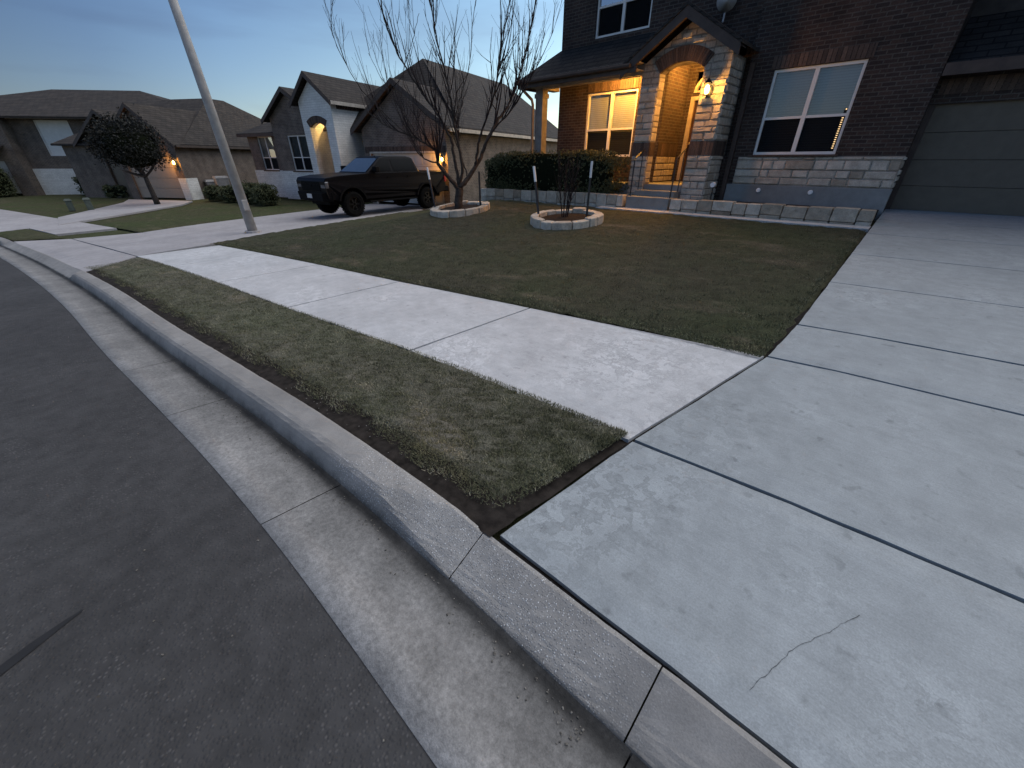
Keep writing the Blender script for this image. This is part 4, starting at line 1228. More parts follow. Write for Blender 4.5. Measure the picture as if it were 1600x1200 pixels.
# ------------------------------------------------------------------ planters, stakes, sapling
def ring_planter(c, r, h, label, seed, sq=1.0):
    rr = random.Random(seed); z0 = float(tz(c[0], c[1]))
    o = root('planter_ring', label, 'planter', (c[0], c[1], z0-0.05), group='stone planter rings on the lawn')
    m = MB(); nst = 13
    a = 0
    while a < 2*math.pi-0.1:
        da = 2*math.pi/nst*rr.uniform(0.75, 1.3)
        if a+da > 2*math.pi-0.18: da = 2*math.pi-a
        a0, a1 = a+0.01, a+da-0.01
        m.tint = rr.betavariate(4, 1.6); t_ = h+rr.uniform(-0.02, 0.02)
        ro, ri = r+rr.uniform(-0.02, 0.02), r-0.19+rr.uniform(-0.02, 0.02)
        am = (a0+a1)/2
        def P(ra, aa, z): 
            x, y = c[0]+ra*math.cos(aa), c[1]+ra*math.sin(aa)
            return (x, y, float(tz(x, y))+z)
        lo = [P(ro, a0, -0.12), P(ro*1.015, am, -0.12), P(ro, a1, -0.12), P(ri, a1, -0.12), P(ri, a0, -0.12)]
        hi = [P(ro-0.012, a0, t_), P(ro*1.015-0.012, am, t_), P(ro-0.012, a1, t_), P(ri, a1, t_), P(ri, a0, t_)]
        m.hexa(lo, hi)
        a += da
    m.obj('stone_ring', M['stone'], o, bevel=0.018)
    s_ = MB(); nn = 24
    cc = s_.vert((c[0], c[1], z0+h*0.72))
    ring = [s_.vert((c[0]+(r-0.15)*math.cos(2*math.pi*k/nn), c[1]+(r-0.15)*math.sin(2*math.pi*k/nn), float(tz(c[0]+(r-0.15)*math.cos(2*math.pi*k/nn), c[1]+(r-0.15)*math.sin(2*math.pi*k/nn)))+h*0.5)) for k in range(nn)]
    for k in range(nn): s_.idx((cc, ring[k], ring[(k+1) % nn]))
    s_.obj('mulch', M['mulch'], o)
    return o
P1 = (-9.0, 7.45); P2 = (-5.50, 7.55)
ring_planter(P1, 0.80, 0.15, 'low stone planter ring around the bare tree', 2)
ring_planter(P2, 0.80, 0.17, 'low stone planter ring around the thin leafless shrub on the lawn', 5)
def stake(b, t, label, tip=True):
    b = Vector(b); t = Vector(t)
    o = root('tree_stake', label, 'stake', tuple(b), group='tree stakes in the stone planters')
    m = MB(); tp_ = b.lerp(t, 0.72) if tip else t
    m.tube([b-Vector((0, 0, 0.12)), tp_], 0.026, 6); m.obj('stake', M['black'], o)
    if tip:
        m = MB(); m.tube([tp_, t], 0.0275, 6); m.obj('white_tip', M['stake_tip'], o)
def zt_(x, y): return float(tz(x, y))+0.06
stake((-9.62, 7.12, zt_(-9.62, 7.12)), (-10.08, 7.28, 1.42), 'leaning dark stake with a white tip between the truck and the bare tree')
stake((-8.72, 7.95, zt_(-8.72, 7.95)), (-8.75, 7.98, 1.33), 'plain dark upright stake without a white tip, right of the bare tree', tip=False)
stake((-6.02, 7.27, zt_(-6.02, 7.27)), (-6.30, 7.35, 1.48), 'leaning dark stake with a white tip at the left of the thin shrub')
stake((-5.22, 7.92, zt_(-5.22, 7.92)), (-5.21, 7.93, 1.58), 'upright dark stake with a white tip at the right of the thin shrub')

def twig_path(p, d, L, n, curl, wob, r):
    P = [Vector(p)]; d = Vector(d).normalized()
    for i in range(n):
        d = (d + Vector((r.gauss(0, wob), r.gauss(0, wob), r.gauss(0, wob)*0.5 + curl))).normalized()
        P.append(P[-1] + d*(L/n))
    return P, d
def bare_tree(name, b, limbs, label, cat, seed, trunk_r, twig_n, twig_L, depth_dir):
    r = random.Random(seed); b = Vector(b)
    o = root(name, label, cat, tuple(b))
    tk = MB(); cr_ = MB()
    for pts, r0, r1 in limbs:
        n_ = len(pts)
        # smooth
        P = []
        for i in range(n_-1):
            p0, p1, p2, p3 = pts[max(i-1, 0)], pts[i], pts[i+1], pts[min(i+2, n_-1)]
            for k in range(5):
                t = k/5
                P.append(0.5*((2*p1)+(p2-p0)*t+(2*p0-5*p1+4*p2-p3)*t*t+(3*p1-p0-3*p2+p3)*t**3) + Vector((r.gauss(0, .008), r.gauss(0, .008), 0)))
        P.append(pts[-1])
        m_ = len(P)
        kk = 1.0 if r0 >= trunk_r*0.98 else 0.86
        tk.tube(P, [kk*(r0+(r1-r0)*(i/(m_-1))**0.62) for i in range(m_)], 8)
        if r0 >= trunk_r*0.98: continue
        # side shoots, sweeping up
        for q in range(twig_n if r0 > 0.025 else max(5, twig_n//3)):
            s_ = r.uniform(0.22, 1.0)**0.8
            i = min(m_-2, int(s_*(m_-1)))
            d = (P[i+1]-P[i]).normalized()
            side = Vector((r.gauss(0, 1), r.gauss(0, 1), r.gauss(0.1, 0.4)))
            dd = (d*0.9 + side*0.36 + Vector((0, 0, 0.35))).normalized()
            L = twig_L*r.uniform(0.45, 1.25)*(1.15-0.45*s_)
            rr0 = max(0.0045, (r0+(r1-r0)*s_)*0.45)
            Q, _ = twig_path(P[i], dd, L, 7, 0.17, 0.075, r)
            cr_.tube(Q, [rr0*(1-k/8.2)+0.0018 for k in range(8)], 5)
            for w_ in range(r.randint(2, 4)):
                k = r.randint(1, 6)
                d2 = (Q[k+1 if k < 7 else 7]-Q[k]).normalized()
                d3 = (d2 + Vector((r.gauss(0, .5), r.gauss(0, .5), r.gauss(.15, .25)))).normalized()
                Q2, _ = twig_path(Q[k], d3, L*r.uniform(0.3, 0.6), 5, 0.12, 0.10, r)
                cr_.tube(Q2, [max(0.0026, rr0*0.55*(1-j/5.5)) for j in range(6)], 4)
                if r.random() < 0.6:
                    Q3, _ = twig_path(Q2[2], (d3+Vector((r.gauss(0, .6), r.gauss(0, .6), .2))), L*0.25, 4, 0.1, 0.1, r)
                    cr_.tube(Q3, 0.0024, 3)
    tk.obj('trunk', M['bark'], o, smooth=True)
    cr_.obj('crown', M['twig'], o, smooth=True)
    return o
# limbs of the bare tree, in a vertical frame through the trunk: s to the right across the street view, h above the base, q depth
TB = Vector((-9.05, 7.42, float(tz(-9.05, 7.42))+0.05))
fwd = Vector((TB.x, TB.y, 0)).normalized(); rgt = Vector((fwd.y, -fwd.x, 0))
def L3(seq): return [TB + rgt*s_ + fwd*q + Vector((0, 0, h)) for s_, h, q in seq]
limbs = [
    (L3([(-0.02, -0.15, 0), (0.0, -0.08, 0), (0.04, 0.25, 0), (0.08, 0.56, 0)]), 0.13, 0.105),
    (L3([(0.06, 0.5, 0.0), (-0.17, 0.77, -0.07), (-0.35, 0.99, -0.13), (-0.44, 1.12, -0.2), (-0.41, 1.26, -0.27), (-0.48, 1.39, -0.33), (-0.75, 1.56, -0.4), (-1.07, 1.7, -0.47), (-1.51, 1.86, -0.53), (-1.92, 2.14, -0.6)]), 0.075, 0.012),
    (L3([(-0.44, 1.12, -0.2), (-0.63, 1.15, -0.09), (-0.81, 1.24, 0.02), (-0.94, 1.35, 0.13), (-1.02, 1.53, 0.24), (-1.06, 1.8, 0.35)]), 0.028, 0.006),
    (L3([(0.06, 0.54, 0.0), (0.04, 0.89, 0.05), (-0.0, 1.25, 0.09), (-0.07, 1.67, 0.14), (-0.23, 1.97, 0.18), (-0.4, 2.23, 0.23), (-0.64, 2.53, 0.27), (-0.85, 2.84, 0.32), (-1.13, 3.27, 0.36), (-1.32, 3.71, 0.41), (-1.42, 4.12, 0.45), (-1.41, 4.47, 0.5)]), 0.062, 0.01),
    (L3([(0.08, 0.56, 0.0), (0.18, 1.01, -0.04), (0.11, 1.53, -0.07), (0.04, 2.0, -0.11), (-0.02, 2.52, -0.15), (-0.09, 2.94, -0.19), (-0.22, 3.46, -0.22), (-0.29, 4.0, -0.26), (-0.34, 4.51, -0.3)]), 0.055, 0.009),
    (L3([(0.04, 2.0, -0.11), (0.17, 2.33, 0.02), (0.35, 2.77, 0.16), (0.47, 3.07, 0.29), (0.57, 3.59, 0.43), (0.66, 4.14, 0.56), (0.76, 4.55, 0.7)]), 0.022, 0.006),
    (L3([(0.1, 0.56, 0.0), (0.3, 0.74, 0.05), (0.51, 1.0, 0.11), (0.69, 1.25, 0.16), (0.9, 1.67, 0.22), (1.1, 1.99, 0.27), (1.33, 2.25, 0.33), (1.54, 2.56, 0.38), (1.72, 2.98, 0.44), (1.88, 3.45, 0.49), (2.02, 3.96, 0.55), (2.15, 4.5, 0.6)]), 0.085, 0.012),
    (L3([(0.55, 1.06, 0.12), (0.59, 1.35, 0.03), (0.67, 1.67, -0.06), (0.81, 2.01, -0.15), (0.98, 2.4, -0.24), (1.1, 2.84, -0.34), (1.16, 3.2, -0.43), (1.28, 3.72, -0.52), (1.4, 4.27, -0.61), (1.49, 4.68, -0.7)]), 0.05, 0.008),
    (L3([(0.3, 0.77, 0.05), (0.27, 0.96, 0.12), (0.18, 1.25, 0.19), (0.12, 1.57, 0.25), (0.09, 1.87, 0.32), (0.27, 2.39, 0.38), (0.49, 2.89, 0.45)]), 0.028, 0.006),
    (L3([(-0.75, 1.56, -0.4), (-1.04, 1.99, -0.1), (-1.39, 2.5, 0.2), (-1.64, 2.91, 0.5), (-1.91, 3.42, 0.8)]), 0.018, 0.005),
    (L3([(-1.07, 1.7, -0.47), (-1.55, 2.12, -0.57), (-1.99, 2.61, -0.68), (-2.24, 3.13, -0.79), (-2.33, 3.52, -0.9)]), 0.018, 0.005),
    (L3([(0.69, 1.25, 0.16), (1.0, 1.81, -0.05), (1.36, 2.15, -0.26), (1.68, 2.54, -0.47), (2.03, 3.1, -0.69), (2.27, 3.58, -0.9)]), 0.036, 0.006),
    (L3([(-0.23, 1.97, 0.18), (-0.59, 2.13, 0.33), (-0.97, 2.5, 0.47), (-1.13, 2.98, 0.61), (-0.82, 3.66, 0.76), (-0.62, 4.2, 0.9)]), 0.02, 0.006),
]
bare_tree('bare_tree', tuple(TB), limbs, 'leafless tree with many upright branches in a stone planter ring', 'tree', 11, 0.13, 20, 1.35, fwd)

# thin leafless shrub in the second ring
SB = Vector((P2[0]-0.05, P2[1]+0.02, float(tz(*P2))+0.10))
sr = random.Random(4)
so_ = root('leafless_shrub', 'thin leafless multi stemmed shrub between two white tipped stakes', 'shrub', tuple(SB))
ms_, mt_ = MB(), MB()
for k in range(9):
    a = k*0.7+sr.uniform(-.2, .2)
    d = Vector((math.cos(a)*sr.uniform(.05, .22), math.sin(a)*sr.uniform(.05, .22), 1))
    P, _ = twig_path(SB+Vector((math.cos(a)*0.05, math.sin(a)*0.05, -0.08)), d, sr.uniform(1.0, 1.5), 9, 0.03, 0.05, sr)
    ms_.tube(P, [0.012*(1-i/10.5)+0.002 for i in range(10)], 5)
    for j in range(7):
        i = sr.randint(3, 8)
        d2 = (P[i+1]-P[i]).normalized()+Vector((sr.gauss(0, .45), sr.gauss(0, .45), .1))
        Q, _ = twig_path(P[i], d2, sr.uniform(.2, .5), 5, 0.08, 0.12, sr)
        mt_.tube(Q, [0.004*(1-w/6.5)+0.001 for w in range(6)], 4)
ms_.obj('stem', M['twig'], so_, smooth=True); mt_.obj('crown', M['twig'], so_, smooth=True)

# ------------------------------------------------------------------ street light pole
LB = (-14.25, 3.72, float(tz(-14.25, 3.72)))
lp = root('street_light_pole', 'tall leaning grey steel street light pole beside the neighbour drive', 'street light', LB)
ax = Vector((-0.055, -0.02, 1)).normalized()
m = MB(); b0 = Vector(LB)
m.tube([b0-Vector((0, 0, 0.2)), b0+ax*9.0], [0.135, 0.075], 10); m.obj('pole', M['galv'], lp, smooth=True)
m = MB(); m.tube([b0-Vector((0, 0, .15)), b0+Vector((0, 0, 0.05))], [0.24, 0.22], 12); m.obj('footing', M['ndrive'], lp)
m = MB(); q = b0+ax*0.75; m.box(q.x+.04, q.x+.16, q.y-.07, q.y+.07, q.z-.14, q.z+.14); m.obj('hand_hole_cover', M['galv'], lp, bevel=.01)
m = MB(); top = b0+ax*9.0
m.tube([top, top+Vector((0.3, -0.9, .3)), top+Vector((0.5, -1.8, .35))], [0.05, 0.04, 0.035], 8); m.obj('arm', M['galv'], lp, smooth=True)
m = MB(); m.hexa([(top.x+.40, top.y-2.5, top.z+.30), (top.x+.66, top.y-2.5, top.z+.30), (top.x+.62, top.y-1.7, top.z+.30), (top.x+.42, top.y-1.7, top.z+.30)],
                 [(top.x+.45, top.y-2.4, top.z+.42), (top.x+.61, top.y-2.4, top.z+.42), (top.x+.58, top.y-1.75, top.z+.44), (top.x+.46, top.y-1.75, top.z+.44)]); m.obj('lamp_head', M['galv'], lp)

# ------------------------------------------------------------------ pickup truck (x forward, y left)
fwx, fwy, rwx, rwy = -15.40, 7.32, -15.80, 10.95
hd = math.atan2(fwy-rwy, fwx-rwx)
WBL = math.hypot(fwx-rwx, fwy-rwy)
left = Vector((-math.sin(hd), math.cos(hd)))
mid = Vector(((fwx+rwx)/2, (fwy+rwy)/2)) - left*0.86
mid -= Vector((math.cos(hd), math.sin(hd)))*0.28
tg_ = float(tz(mid.x, mid.y))
TR = empty('pickup_truck', 'black crew cab pickup truck parked on the neighbour drive facing the street', 'pickup truck', (mid.x, mid.y, tg_+0.035), hd)
fx, rx, wr_ = WBL/2, -WBL/2, 0.425
def arcs(cx, r, z0):
    a0 = math.asin((z0-wr_)/r) if abs(z0-wr_) < r else 0
    return [(cx + r*math.cos(a), wr_ + r*math.sin(a)) for a in np.linspace(a0, math.pi-a0, 13)]
zb = 0.56
prof = [(-2.98, 0.66), (rx-0.55, zb)] + arcs(rx, 0.55, zb)[::-1] + [(rx+0.55, zb), (fx-0.55, zb)] + arcs(fx, 0.55, zb)[::-1] + [(fx+0.56, 0.60), (2.78, 0.62), (2.83, 0.80), (2.85, 1.20), (2.77, 1.31), (2.3, 1.37), (1.25, 1.425), (1.0, 1.44), (-1.52, 1.45), (-1.6, 1.42), (-2.96, 1.43), (-3.0, 1.30)]
b = MB()
sec = [(-1.0, 1.0)]
pp = [(x, z) for x, z in prof]
def yw(z): return 0.985 if 0.7 < z < 1.2 else 0.955
Lv = [b.vert((x, yw(z), z)) for x, z in pp]; Rv = [b.vert((x, -yw(z), z)) for x, z in pp]
b.idx(Lv); b.idx(Rv[::-1])
for k in range(len(pp)): b.idx((Lv[k], Rv[k], Rv[(k+1) % len(pp)], Lv[(k+1) % len(pp)]))
b.obj('body', M['paint'], TR, bevel=0.035)
cabp = [(1.10, 1.42, .93), (0.28, 1.95, .76), (0.02, 2.005, .74), (-1.05, 2.0, .74), (-1.32, 1.95, .76), (-1.55, 1.42, .93)]
c = MB()
lo = [c.vert((x, y, z)) for x, z, y in cabp]; ro_ = [c.vert((x, -y, z)) for x, z, y in cabp]
c.idx(lo); c.idx(ro_[::-1])
for k in range(len(cabp)): c.idx((lo[k], ro_[k], ro_[(k+1) % 6], lo[(k+1) % 6]))
c.obj('cab', M['paint'], TR, bevel=0.04)
def pane(name, pts, mat, off=0.008):
    m = MB(); p = [Vector(q) for q in pts]
    nrm = (p[1]-p[0]).cross(p[2]-p[0]).normalized()
    m.face([q+nrm*off for q in p]); return m.obj(name, mat, TR, fixn=False)
pane('windshield', [(1.04, -.83, 1.46), (1.04, .83, 1.46), (0.33, .70, 1.918), (0.33, -.70, 1.918)], M['windshield'])
pane('rear_window', [(-1.53, .76, 1.47), (-1.53, -.76, 1.47), (-1.35, -.64, 1.88), (-1.35, .64, 1.88)], M['carglass'])
for s_ in (1, -1):
    def sidew(x): pass
    f = lambda x, z: s_*(0.93 - (z-1.42)*(0.93-0.76)/(1.95-1.42))
    for q in ([(0.84, 1.48), (-0.10, 1.48), (-0.10, 1.90), (0.26, 1.90)], [(-0.20, 1.48), (-1.38, 1.48), (-1.24, 1.88), (-0.20, 1.90)]):
        pts = [(x, f(x, z), z) for x, z in q]
        if s_ < 0: pts = pts[::-1]
        pane('side_window', pts, M['carglass'], 0.012)
    m = MB(); m.box(0.62, 0.80, min(s_*0.93, s_*1.17), max(s_*0.93, s_*1.17), 1.46, 1.66); m.obj('side_mirror', M['carplastic'], TR, bevel=0.03)
    m = MB(); m.box(-1.2, 1.15, min(s_*0.93, s_*1.03), max(s_*0.93, s_*1.03), 0.44, 0.50); m.obj('side_step', M['carplastic'], TR, bevel=0.015)
    for x in (0.02, -0.98):
        m = MB(); m.box(x, x+0.17, min(s_*0.97, s_*1.0), max(s_*0.97, s_*1.0), 1.27, 1.30); m.obj('door_handle', M['carplastic'], TR)
    for x, nm in ((fx, 'f'), (rx, 'r')):
        m = MB()
        aa = arcs(x, 0.555, zb); bb = arcs(x, 0.62, zb)
        for k in range(12):
            q = [aa[k], aa[k+1], bb[k+1], bb[k]]
            m.hexa([(u, s_*0.94, v) for u, v in q], [(u, s_*1.015, v) for u, v in q])
        m.obj('fender_flare', M['carplastic'], TR)
    m = MB(); m.box(2.70, 2.845, min(s_*0.66, s_*0.97), max(s_*0.66, s_*0.97), 0.98, 1.20); m.obj('headlight', M['headlight'], TR, bevel=0.03)
    m = MB(); m.box(-3.02, -2.90, min(s_*0.82, s_*0.985), max(s_*0.82, s_*0.985), 1.02, 1.36); m.obj('tail_light', M['taillight'], TR, bevel=0.02)
    for x in (fx, rx):
        wm = MB()
        wm.lathe([(0.235, 0.02*s_), (0.245, s_*0.145), (0.36, s_*0.155), (0.41, s_*0.13), (0.425, s_*0.08), (0.425, -s_*0.08), (0.41, -s_*0.13), (0.36, -s_*0.155), (0.24, -s_*0.15)], (x, s_*0.86, wr_), 28, 'y')
        for k in range(28):   # tread blocks
            a = 2*math.pi*k/28
            ca, sa = math.cos(a), math.sin(a)
            for yy0, yy1 in ((-0.13, -0.02), (0.02, 0.13)):
                q = [(x+(0.42*ca-u*sa), s_*0.86+yy, wr_+(0.42*sa+u*ca)) for yy in (yy0, yy1) for u in (-0.03, 0.03)]
                h_ = [(x+(0.437*ca-u*sa), s_*0.86+yy, wr_+(0.437*sa+u*ca)) for yy in (yy0, yy1) for u in (-0.028, 0.028)]
                wm.hexa([q[0], q[1], q[3], q[2]], [h_[0], h_[1], h_[3], h_[2]])
        wh = wm.obj('wheel', M['tyre'], TR)
        rm = MB(); yo = s_*(0.86+0.07)
        rm.lathe([(0.245, 0.0), (0.245, s_*0.045), (0.215, s_*0.05), (0.20, 0.0)], (x, yo, wr_), 24, 'y')
        for k in range(6):
            a = k*math.pi/3
            rm.hexa([(x+0.05*math.cos(a+.6), yo+s_*0.01, wr_+0.05*math.sin(a+.6)), (x+0.05*math.cos(a-.6), yo+s_*0.01, wr_+0.05*math.sin(a-.6)), (x+0.23*math.cos(a-.12), yo+s_*0.01, wr_+0.23*math.sin(a-.12)), (x+0.23*math.cos(a+.12), yo+s_*0.01, wr_+0.23*math.sin(a+.12))],
                    [(x+0.05*math.cos(a+.6), yo+s_*0.04, wr_+0.05*math.sin(a+.6)), (x+0.05*math.cos(a-.6), yo+s_*0.04, wr_+0.05*math.sin(a-.6)), (x+0.23*math.cos(a-.12), yo+s_*0.035, wr_+0.23*math.sin(a-.12)), (x+0.23*math.cos(a+.12), yo+s_*0.035, wr_+0.23*math.sin(a+.12))])
        rm.obj('rim', M['rim'], wh)
m = MB(); m.box(2.80, 2.85, -0.62, 0.62, 0.90, 1.20)
for k in range(5): m.box(2.845, 2.862, -0.60, 0.60, 0.925+k*0.055, 0.945+k*0.055)
m.box(2.855, 2.87, -0.11, 0.11, 1.02, 1.10)
m.obj('grille', M['carplastic'], TR)
m = MB(); m.hexa([(2.62, -0.98, 0.56), (2.93, -0.80, 0.56), (2.93, 0.80, 0.56), (2.62, 0.98, 0.56)], [(2.62, -0.99, 0.86), (2.96, -0.84, 0.86), (2.96, 0.84, 0.86), (2.62, 0.99, 0.86)])
m.obj('front_bumper', M['carplastic'], TR, bevel=0.03)
m = MB(); m.box(2.965, 2.975, -0.16, 0.16, 0.66, 0.80); m.obj('licence_plate', M['plate'], TR)
m = MB(); m.box(-3.16, -2.94, -0.96, 0.96, 0.62, 0.86); m.obj('rear_bumper', M['carplastic'], TR, bevel=0.03)
m = MB(); m.box(-2.95, -1.60, -0.90, 0.90, 1.40, 1.45); m.obj('bed_cover', M['carplastic'], TR, bevel=0.015)
m = MB(); m.box(-2.9, 2.6, -0.6, 0.6, 0.42, 0.60); m.obj('chassis', M['carplastic'], TR)
m = MB(); m.tube([(0.30, 0.55, 1.93), (0.33, 0.55, 2.02)], 0.012, 5); m.obj('antenna', M['carplastic'], TR)

# ------------------------------------------------------------------ neighbour's house (local: x right, y back, z world height)
NB = (-16.0, 12.7, -0.27)
N = root('neighbour_house', 'one storey taupe brick house with a white stone entry gable behind the truck', 'house', NB, R(16), zonly=True)
zg = -0.45
w = MB()
# garage front and gable
wall_y(w, -4.95, 0.0, zg, 2.86, 0.0, [(-4.55, -0.42, zg, 1.88)], t=0.16)
w.face([(-4.95, 0.0, 2.86), (0.0, 0.0, 2.86), (-2.48, 0.0, 4.46)])
wall_x(w, 0.0, 0.0, 14.5, zg, 2.75)
wall_x(w, -4.95, 0.0, 4.5, zg, 2.86)
# left bay with the wide window, and the low left end
wall_y(w, -12.35, -9.0, 1.04, 3.62, 0.55, [(-11.22, -9.62, 1.06, 2.78)])
w.face([(-12.35, 0.55, 3.62), (-9.0, 0.55, 3.62), (-9.0, 0.55, 4.02), (-10.5, 0.55, 4.70)])
wall_x(w, -12.35, 0.55, 1.5, 1.04, 3.6)
wall_y(w, -15.7, -12.35, 1.04, 2.95, 1.1, [(-14.75, -13.4, 1.06, 2.82)])
wall_x(w, -15.7, 1.1, 14.5, zg, 2.95)
w.face([(-15.7, 14.5, zg), (0, 14.5, zg), (0, 14.5, 2.75), (-15.7, 14.5, 2.75)])
w.obj('wall', M['tanbrick'], N, fixn=False)
w = MB()
w.box(-12.4, -9.0, 0.49, 0.75, zg, 1.04); w.box(-15.75, -12.4, 1.04, 1.3, zg, 1.04)
w.obj('wainscot', M['whitebrick'], N)
# white stone entry tower with arched doorway
T = MB()
xl, xr, ol, or_ = -9.0, -6.74, -8.52, -7.32
xc, hf, rs = (ol+or_)/2, (or_-ol)/2, 0.20
rad_ = (hf*hf+rs*rs)/(2*rs); zc_ = 3.24-rad_; an = math.asin(hf/rad_)
arch = [(xc+rad_*math.sin(a), zc_+rad_*math.cos(a)) for a in np.linspace(-an, an, 13)]
T.exty([(xl, zg), (ol, zg)] + arch + [(or_, zg), (xr, zg), (xr, 4.16), (xc+0.02, 5.02), (xl, 4.16)], 0.0, 0.30)
wall_x(T, xr, 0.30, 6.0, zg, 4.16)
wall_x(T, xl, 0.30, 6.0, zg, 4.16)
T.obj('entry_tower', M['whitebrick'], N)
a_ = MB(); r_o = rad_+0.30; at = math.asin(min(0.95, (hf+0.14)/r_o)); nb_ = 17
for k in range(nb_):
    a0, a1 = -at+2*at*k/nb_+.004, -at+2*at*(k+1)/nb_-.004
    a_.tint = rnd.random()
    q = [(xc+r*math.sin(a), zc_+r*math.cos(a)) for r, a in ((rad_-.004, a0), (rad_-.004, a1), (r_o, a1), (r_o, a0))]
    a_.hexa([(x, 0.1, z) for x, z in q], [(x, -0.03, z) for x, z in q])
a_.obj('brick_arch', M['soldier'], N)
a_ = MB(); soldiers(a_, -4.9, -0.05, 1.89, 2.15, 0.0, w=0.085, g=0.02, seed=31)
a_.obj('brick_band', M['soldier'], N)
a_ = MB()
soldiers(a_, 0.35, 5.9, 3.80, 4.06, xr, face='+x', w=0.085, g=0.02, seed=32)
a_.obj('brick_band', M['soldier'], N)
e_ = MB(); wall_x(e_, -7.05, 0.30, 2.6, zg, 3.5); wall_x(e_, -8.75, 0.30, 2.6, zg, 3.5); wall_y(e_, -8.75, -7.05, zg, 3.5, 2.6)
e_.face([(-8.75, .3, 3.5), (-7.05, .3, 3.5), (-7.05, 2.6, 3.5), (-8.75, 2.6, 3.5)])
e_.obj('entry_recess', M['whitebrick'], N, fixn=False)
d_ = MB(); d_.box(-8.4, -7.5, 2.52, 2.59, -0.1, 2.0)
for z_ in (0.1, 1.0):
    d_.box(-8.3, -8.0, 2.50, 2.53, z_, z_+.75); d_.box(-7.9, -7.6, 2.50, 2.53, z_, z_+.75)
d_.obj('front_door', M['doorwood'], N)
g_ = MB()
for k in range(4):
    z0 = -0.27+k*0.535
    g_.box(-4.55, -0.42, 0.11, 0.155, z0, z0+0.525)
    for j in range(8):
        x0 = -4.5+j*0.51; g_.box(x0+.04, x0+.45, 0.098, 0.112, z0+.09, z0+.43)
g_.obj('garage_door', M['gdoorw'], N)
g_ = MB(); g_.box(-4.62, -4.55, -0.02, 0.12, zg, 1.95); g_.box(-0.42, -0.35, -0.02, 0.12, zg, 1.95); g_.box(-4.55, -0.42, -0.02, 0.12, 1.87, 1.95)
g_.obj('garage_door_frame', M['trimlight'], N)
for q in ((-11.22, -9.62, 1.06, 2.78, 0.60), (-14.75, -13.4, 1.06, 2.82, 1.15)):
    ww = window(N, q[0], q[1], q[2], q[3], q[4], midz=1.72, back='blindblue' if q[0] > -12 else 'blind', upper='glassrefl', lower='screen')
    s_ = MB(); s_.box(q[0]-.08, q[1]+.08, q[4]-.14, q[4], q[2]-.07, q[2]-.01); s_.obj('window_sill', M['trimdark'], ww)
# roofs
r = MB()
def gable(m, x0, xm, x1, ze0, zm, ze1, y0, y1, t=0.10):
    m.slab([(x0, y0, ze0), (xm, y0, zm), (xm, y1, zm), (x0, y1, ze0)], t)
    m.slab([(xm, y0, zm), (x1, y0, ze1), (x1, y1, ze1), (xm, y1, zm)], t)
gable(r, -5.35, -2.48, 0.32, 2.86, 4.68, 2.86, -0.32, 5.0)
gable(r, -9.35, -7.90, -6.42, 4.10, 5.30, 4.10, -0.30, 8.5)
gable(r, -12.70, -10.5, -9.0, 3.55, 4.92, 4.02, 0.25, 5.0)
# big hipped roof over the right half
r.slab([(-9.3, 1.0, 3.05), (0.36, 1.0, 2.86), (-4.1, 4.2, 6.15)], 0.10)
r.slab([(0.36, 0.6, 2.86), (0.36, 15.0, 2.86), (-4.1, 13.2, 6.15), (-4.1, 4.2, 6.15)], 0.10)
r.slab([(-9.3, 15.0, 3.05), (-9.3, 1.0, 3.05), (-4.1, 4.2, 6.15), (-4.1, 13.2, 6.15)], 0.10)
r.slab([(0.36, 15.0, 2.86), (-9.3, 15.0, 3.05), (-4.1, 13.2, 6.15)], 0.10)
# lower hipped roof over the left end
r.slab([(-16.1, 0.75, 2.98), (-9.0, 0.75, 2.98), (-9.0, 5.4, 5.0), (-12.4, 5.4, 5.0)], 0.10)
r.slab([(-16.1, 14.8, 2.98), (-16.1, 0.75, 2.98), (-12.4, 5.4, 5.0), (-12.4, 10.0, 5.0)], 0.10)
r.slab([(-9.0, 14.8, 2.98), (-16.1, 14.8, 2.98), (-12.4, 10.0, 5.0), (-9.0, 10.0, 5.0)], 0.10)
r.obj('roof', M['shingle2'], N)
t_ = MB()
for x0, xm, x1, z0_, zm, z1_, y in ((-5.35, -2.48, 0.32, 2.86, 4.68, 2.86, -0.34), (-9.35, -7.90, -6.42, 4.10, 5.30, 4.10, -0.32), (-12.70, -10.5, -9.1, 3.55, 4.92, 4.06, 0.23)):
    t_.exty([(x0, z0_-.22), (xm, zm-.22), (xm, zm-.03), (x0, z0_-.03)], y, y+.04)
    t_.exty([(xm, zm-.22), (x1, z1_-.22), (x1, z1_-.03), (xm, zm-.03)], y, y+.04)
t_.box(-16.1, -12.4, 0.72, 0.78, 2.80, 2.96)
t_.obj('bargeboard', M['trimdark'], N)
t_ = MB()
t_.box(0.34, 0.42, -0.2, 15.0, 2.66, 2.80); t_.box(-6.46, -6.38, -0.25, 6.0, 3.93, 4.08)
t_.obj('gutter', M['trimlight'], N)
t_ = MB(); t_.box(0.02, 0.34, -0.28, 14.9, 2.72, 2.74); t_.obj('soffit', M['soffit'], N)
t_ = MB(); t_.lathe([(0.10, 0.50), (0.11, 0.42), (0.07, 0.36)], (-9.1, 0, 4.05), 12, 'y'); t_.obj('flood_lamp', M['grey'], N)
L4 = root('wall_lantern', 'bright wall lantern at the right edge of the pale garage door', 'lantern', (NB[0]+0.0, NB[1]-0.0, 1.6), R(16), zonly=True)
lantern(L4, (-0.19, -0.02, 1.62), 34, 'bulbfar')
L5 = root('ceiling_light', 'lit ceiling light inside the arched white stone entry of the neighbour house', 'ceiling light', (NB[0], NB[1], 3.4), R(16), zonly=True)
